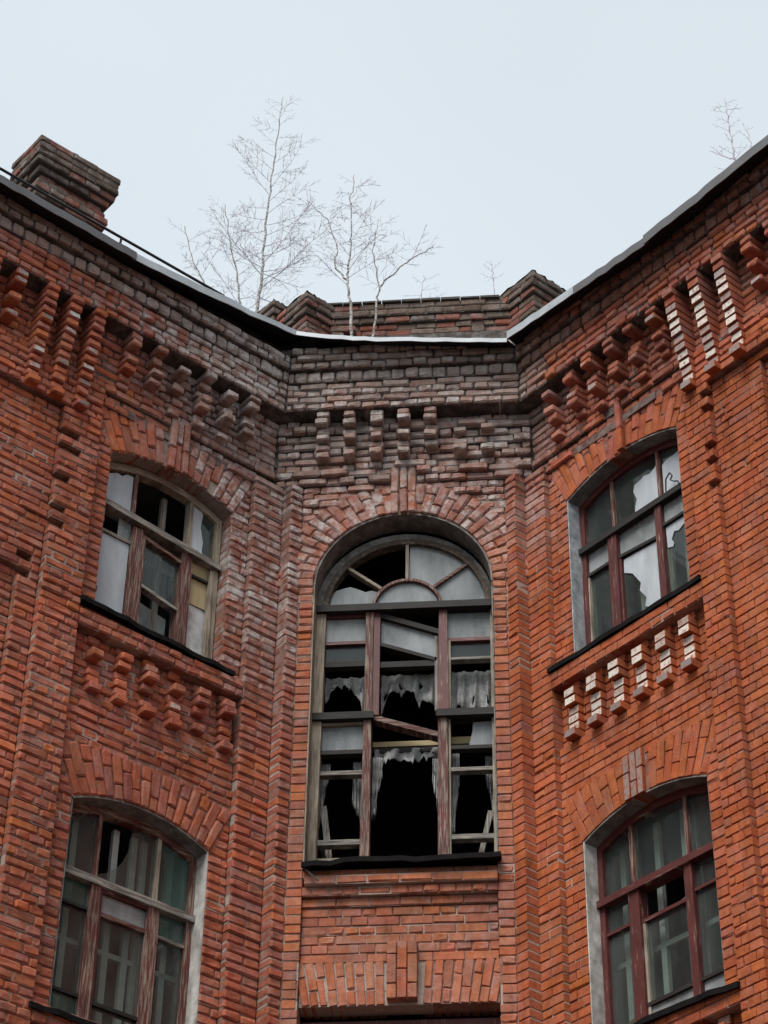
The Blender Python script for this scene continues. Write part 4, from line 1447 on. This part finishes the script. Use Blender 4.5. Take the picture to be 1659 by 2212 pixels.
def par_wall(u0_, u1_, d, W0, z0_, z1_, rt):
    cs = []; z_ = z0_
    n = int(round((z1_ - z0_) / PH))
    for i in range(n):
        gr_ = .0 if i < n - 3 else (.03, .055, .05)[i - n + 3]
        dk = .25 if i < n - 3 else (.6, .85, .9)[i - n + 3]
        if i == n - 4: dk = .6
        cs.append((z_, z_ + PH, gr_, dk)); z_ += PH
    return brick_stack(rt, W0, "parapet", ((u0_ + u1_) / 2, d - .125), (u1_ - u0_, .25), cs), z_
pw, zt = par_wall(-1.1, 1.25, -.5, C, 15.11, 16.10, bay)
# tin laps along the top
for i in range(9):
    u = -.78 + i * .2
    a = Acc(); box(a, C, u - .098, u + rnd.uniform(.092, .098), zt + rnd.uniform(.0, .006), zt + .024 + rnd.uniform(0, .008), -.80, -.43)
    k_ = link("coping_slab", a, M_MORTAR, pw, C.base); k_.color = (.105, .097, .088, 1)
def pier(W0, u, d, s, z0_, z1_, rt, ang):
    cs = []; z_ = z0_; n = int(round((z1_ - z0_) / PH))
    for i in range(n):
        gr_ = 0 if i < n - 4 else (.0, .03, .055, .06)[i - n + 4]
        cs.append((z_, z_ + PH, gr_, .2 if i < n - 4 else (.3, .6, .9, .95)[i - n + 4])); z_ += PH
    o = brick_stack(rt, W0, "parapet_pier", (u, d), (s, s), cs, ang)
    rubble("cap", o, W0.base, W0, u, d, s / 2 + .06, s / 2 + .06, z_ - .004, ang, .02)
pier(C, -1.02, -.55, .38, 15.11, 16.10, bay, math.pi / 4)
pier(C, 1.27, -.56, .46, 15.11, 16.18, bay, math.pi / 4)
pier(C, -1.40, -.80, .34, 15.2, 16.28, bay, math.pi / 4)
cs = [(15.11 + PH * i, 15.11 + PH * (i + 1), 0, .45) for i in range(9)]
brick_stack(bay, C, "parapet_pilaster", (.69, -.47), (.125, .10), cs)
brick_stack(bay, C, "parapet_pilaster", (-.66, -.485), (.25, .07), cs[3:8])

# ------------------------------------------------------------------ birch saplings on the roof
def grow(acc, p, dirv, length, rad, depth, q, up=.25, droop=0.0, fork=1.0):
    n = max(3, int(length / .07))
    pts, radii = [np.array(p)], [rad]
    d = np.array(dirv, float); d /= np.linalg.norm(d)
    for i in range(n):
        t = (i + 1) / n
        d = d + np.array([q.gauss(0, .05), q.gauss(0, .05), q.gauss(0, .035) + up * .12 - droop * t * .16])
        d /= np.linalg.norm(d)
        pts.append(pts[-1] + d * length / n)
        radii.append(max(.0013, rad * (1 - .8 * t)))
    tube(acc, pts, radii, 4)
    if depth > 0:
        m_ = max(3, int(length * 17 * fork))
        for i in range(m_):
            t = .18 + .8 * (i + q.random() * .7) / m_
            k = min(n - 1, int(t * n))
            base = pts[k]
            ax = pts[k + 1] - pts[k]; ax /= np.linalg.norm(ax)
            sd = np.cross(ax, [q.gauss(0, 1), q.gauss(0, 1), q.gauss(0, .4)]); sd /= np.linalg.norm(sd) + 1e-9
            nd = ax * q.uniform(.55, .9) + sd * q.uniform(.5, .85)
            grow(acc, base, nd, length * q.uniform(.25, .45) * (1.1 - .6 * t), max(.0016, radii[k] * .5), depth - 1, q, up, droop, fork)

def sapling(name, label, trunks, limbs, seed, droop=0.0, group="bare birch saplings growing on the roof"):
    """trunks: list of (3D polyline, r0, r1); limbs: (trunk index, t, dx, dz, length)"""
    q = random.Random(seed)
    base = np.array(trunks[0][0][0])
    root = empty(name, tuple(base), label, "tree", group)
    ta, cr_ = Acc(), Acc()
    for (pl, ra, rb) in trunks:
        pl = [np.array(p) for p in pl]
        fine, rr = [], []
        m_ = 6
        for i in range(len(pl) - 1):
            for k in range(m_):
                t = k / m_
                fine.append(pl[i] * (1 - t) + pl[i + 1] * t + np.array([q.gauss(0, .006), q.gauss(0, .006), 0]) * (1 if fine else 0))
        fine.append(pl[-1])
        for i in range(len(fine)): rr.append(ra + (rb - ra) * i / (len(fine) - 1))
        tube(ta, fine, rr, 7)
    for (ti, t, dx, dz, ln) in limbs:
        pl = [np.array(p) for p in trunks[ti][0]]
        x = t * (len(pl) - 1); i = min(len(pl) - 2, int(x)); fpart = x - i
        p = pl[i] * (1 - fpart) + pl[i + 1] * fpart
        rad = (trunks[ti][1] + (trunks[ti][2] - trunks[ti][1]) * t) * .33
        grow(cr_, p, (dx, q.gauss(0, .45), dz), ln, max(.0019, rad), 2 if ln > .35 else 1, q, .3, droop)
    link("trunk", ta, M_BARK if trunks[0][1] > .022 else M_BIRCH if trunks[0][1] > .012 else M_TWIG, root, base)
    link("crown", cr_, M_TWIG, root, base)
    return root

def PC(x, z_, y): return (x, y, z_ + EYE)
q = random.Random(3)
limbs = []
for i in range(34):
    t = .16 + .82 * i / 34
    ln = (1.05 * (1 - t) ** .8 + .16) * q.uniform(.6, 1.05)
    sgn = -1 if i % 2 else 1
    limbs.append((0, t, sgn * q.uniform(.6, 1), q.uniform(.35, .85), ln))
limbs += [(0, .13, 1, .72, 1.15), (0, .10, 1, .15, .75), (0, .2, 1, .5, .7)]
sapling("birch_sapling", "tallest bare birch sapling above the left eaves, single upright trunk",
        [([PC(-1.66, 16.3, .9), PC(-1.61, 16.99, .9), PC(-1.622, 17.41, .92), PC(-1.60, 17.97, .9), PC(-1.568, 18.66, .9), PC(-1.526, 19.38, .9), PC(-1.50, 19.86, .9)], .019, .003)], limbs, 21)
limbs = []
for i in range(16):
    t = .15 + .83 * i / 16
    limbs.append((0, t, (-1 if i % 2 else 1) * q.uniform(.5, 1), q.uniform(.5, 1), q.uniform(.35, .75) * (1.15 - .6 * t)))
for i in range(12):
    t = .25 + .73 * i / 12
    limbs.append((1, t, (-1 if i % 2 else 1) * q.uniform(.5, 1), q.uniform(.5, 1), q.uniform(.3, .6) * (1.15 - .6 * t)))
sapling("birch_sapling.001", "low spreading bare birch clump left of the tallest sapling",
        [([PC(-1.80, 16.3, .95), PC(-1.84, 16.75, .95), PC(-1.90, 17.15, .95), PC(-2.014, 17.7, .95), PC(-2.08, 18.2, .95)], .014, .004),
         ([PC(-1.95, 16.3, 1.0), PC(-2.2, 16.95, 1.0), PC(-2.39, 17.4, 1.0), PC(-2.52, 17.95, 1.0)], .010, .004)], limbs, 22)
limbs = [(0, .30, -1, .9, .75), (0, .36, 1, .9, .7), (0, .42, -1, .7, .55)]
for i in range(16):
    t = .42 + .56 * i / 16
    limbs.append((0, t, (-1 if i % 2 else 1) * q.uniform(.5, 1), q.uniform(.5, 1), q.uniform(.35, .65) * (1.3 - .7 * t)))
for i in range(6): limbs.append((1, .3 + .11 * i, (-1 if i % 2 else 1) * q.uniform(.5, 1), q.uniform(.4, .9), q.uniform(.25, .5)))
sapling("birch_sapling.002", "white stemmed birch sapling rising from the metal gutter edge in the centre",
        [([PC(-.49, 14.92, -.3), PC(-.51, 15.40, -.3), PC(-.55, 15.70, -.3), PC(-.535, 16.0, -.3), PC(-.521, 16.34, -.3), PC(-.54, 16.86, -.3), PC(-.512, 17.22, -.3)], .016, .003),
         ([PC(-.55, 15.72, -.3), PC(-.69, 15.94, -.28), PC(-.66, 16.2, -.26), PC(-.78, 16.67, -.22), PC(-1.0, 16.98, -.2)], .010, .003)], limbs, 23, droop=1.0)
limbs = []
for i in range(9): limbs.append((0, .45 + .06 * i, (-1 if i % 2 else 1) * q.uniform(.4, 1), q.uniform(.5, 1), q.uniform(.25, .5)))
for i in range(9): limbs.append((1, .3 + .075 * i, (-1 if i % 3 == 0 else 1) * q.uniform(.5, 1), q.uniform(.6, 1), q.uniform(.2, .42)))
sapling("birch_sapling.003", "forked birch sapling at the gutter edge, right of the white stemmed one",
        [([PC(-.296, 14.92, -.3), PC(-.249, 15.40, -.3), PC(-.234, 15.60, -.3), PC(-.305, 16.1, -.3), PC(-.257, 16.56, -.3)], .0125, .0025),
         ([PC(-.236, 15.60, -.3), PC(-.03, 15.86, -.3), PC(.12, 16.0, -.3), PC(.30, 16.12, -.3)], .009, .003)], limbs, 24, droop=.5)
sapling("birch_sapling.004", "tiny twig sapling behind the parapet, right of the forked birch",
        [([PC(.085, 16.0, .8), PC(.09, 16.5, .8), PC(.12, 16.82, .8)], .005, .003)],
        [(0, .4, 1, .3, .3), (0, .55, -1, .4, .22), (0, .65, 1, .5, .25), (0, .8, -1, .7, .15), (0, .85, 1, .4, .2)], 25)
sapling("birch_sapling.005", "tiny bare sapling above the parapet near the right pier",
        [([PC(.845, 16.4, 1.2), PC(.84, 16.9, 1.2), PC(.826, 17.15, 1.2), PC(.82, 17.38, 1.2)], .007, .003)],
        [(0, .62, -1, .8, .18), (0, .6, 1, .9, .18), (0, .75, -1, .9, .15), (0, .78, 1, .8, .15), (0, .9, -1, 1, .08)], 26)
def PR(u, z_, d=-.2): return tuple(R.P(u, z_, d))
lm = []
for i in range(15): lm.append((0, .15 + .055 * i, (-1 if i % 2 else 1) * q.uniform(.6, 1), q.uniform(.3, .8), q.uniform(.10, .24)))
lm += [(1, .5, -1, .6, .15), (1, .7, 1, .6, .12), (2, .6, -1, .7, .14), (2, .8, 1, .8, .1)]
sapling("birch_sapling.006", "small bare sapling on the right wing's eaves at the far right",
        [([PR(2.585, 14.85), PR(2.582, 15.64), PR(2.574, 16.0), PR(2.562, 16.31), PR(2.556, 16.52)], .010, .003),
         ([PR(2.58, 15.66), PR(2.45, 15.82), PR(2.31, 16.0)], .006, .003),
         ([PR(2.70, 14.9), PR(2.79, 15.72), PR(2.73, 16.03)], .005, .003)], lm, 27)
print("parts", NPARTS, "objects", len(S.objects))
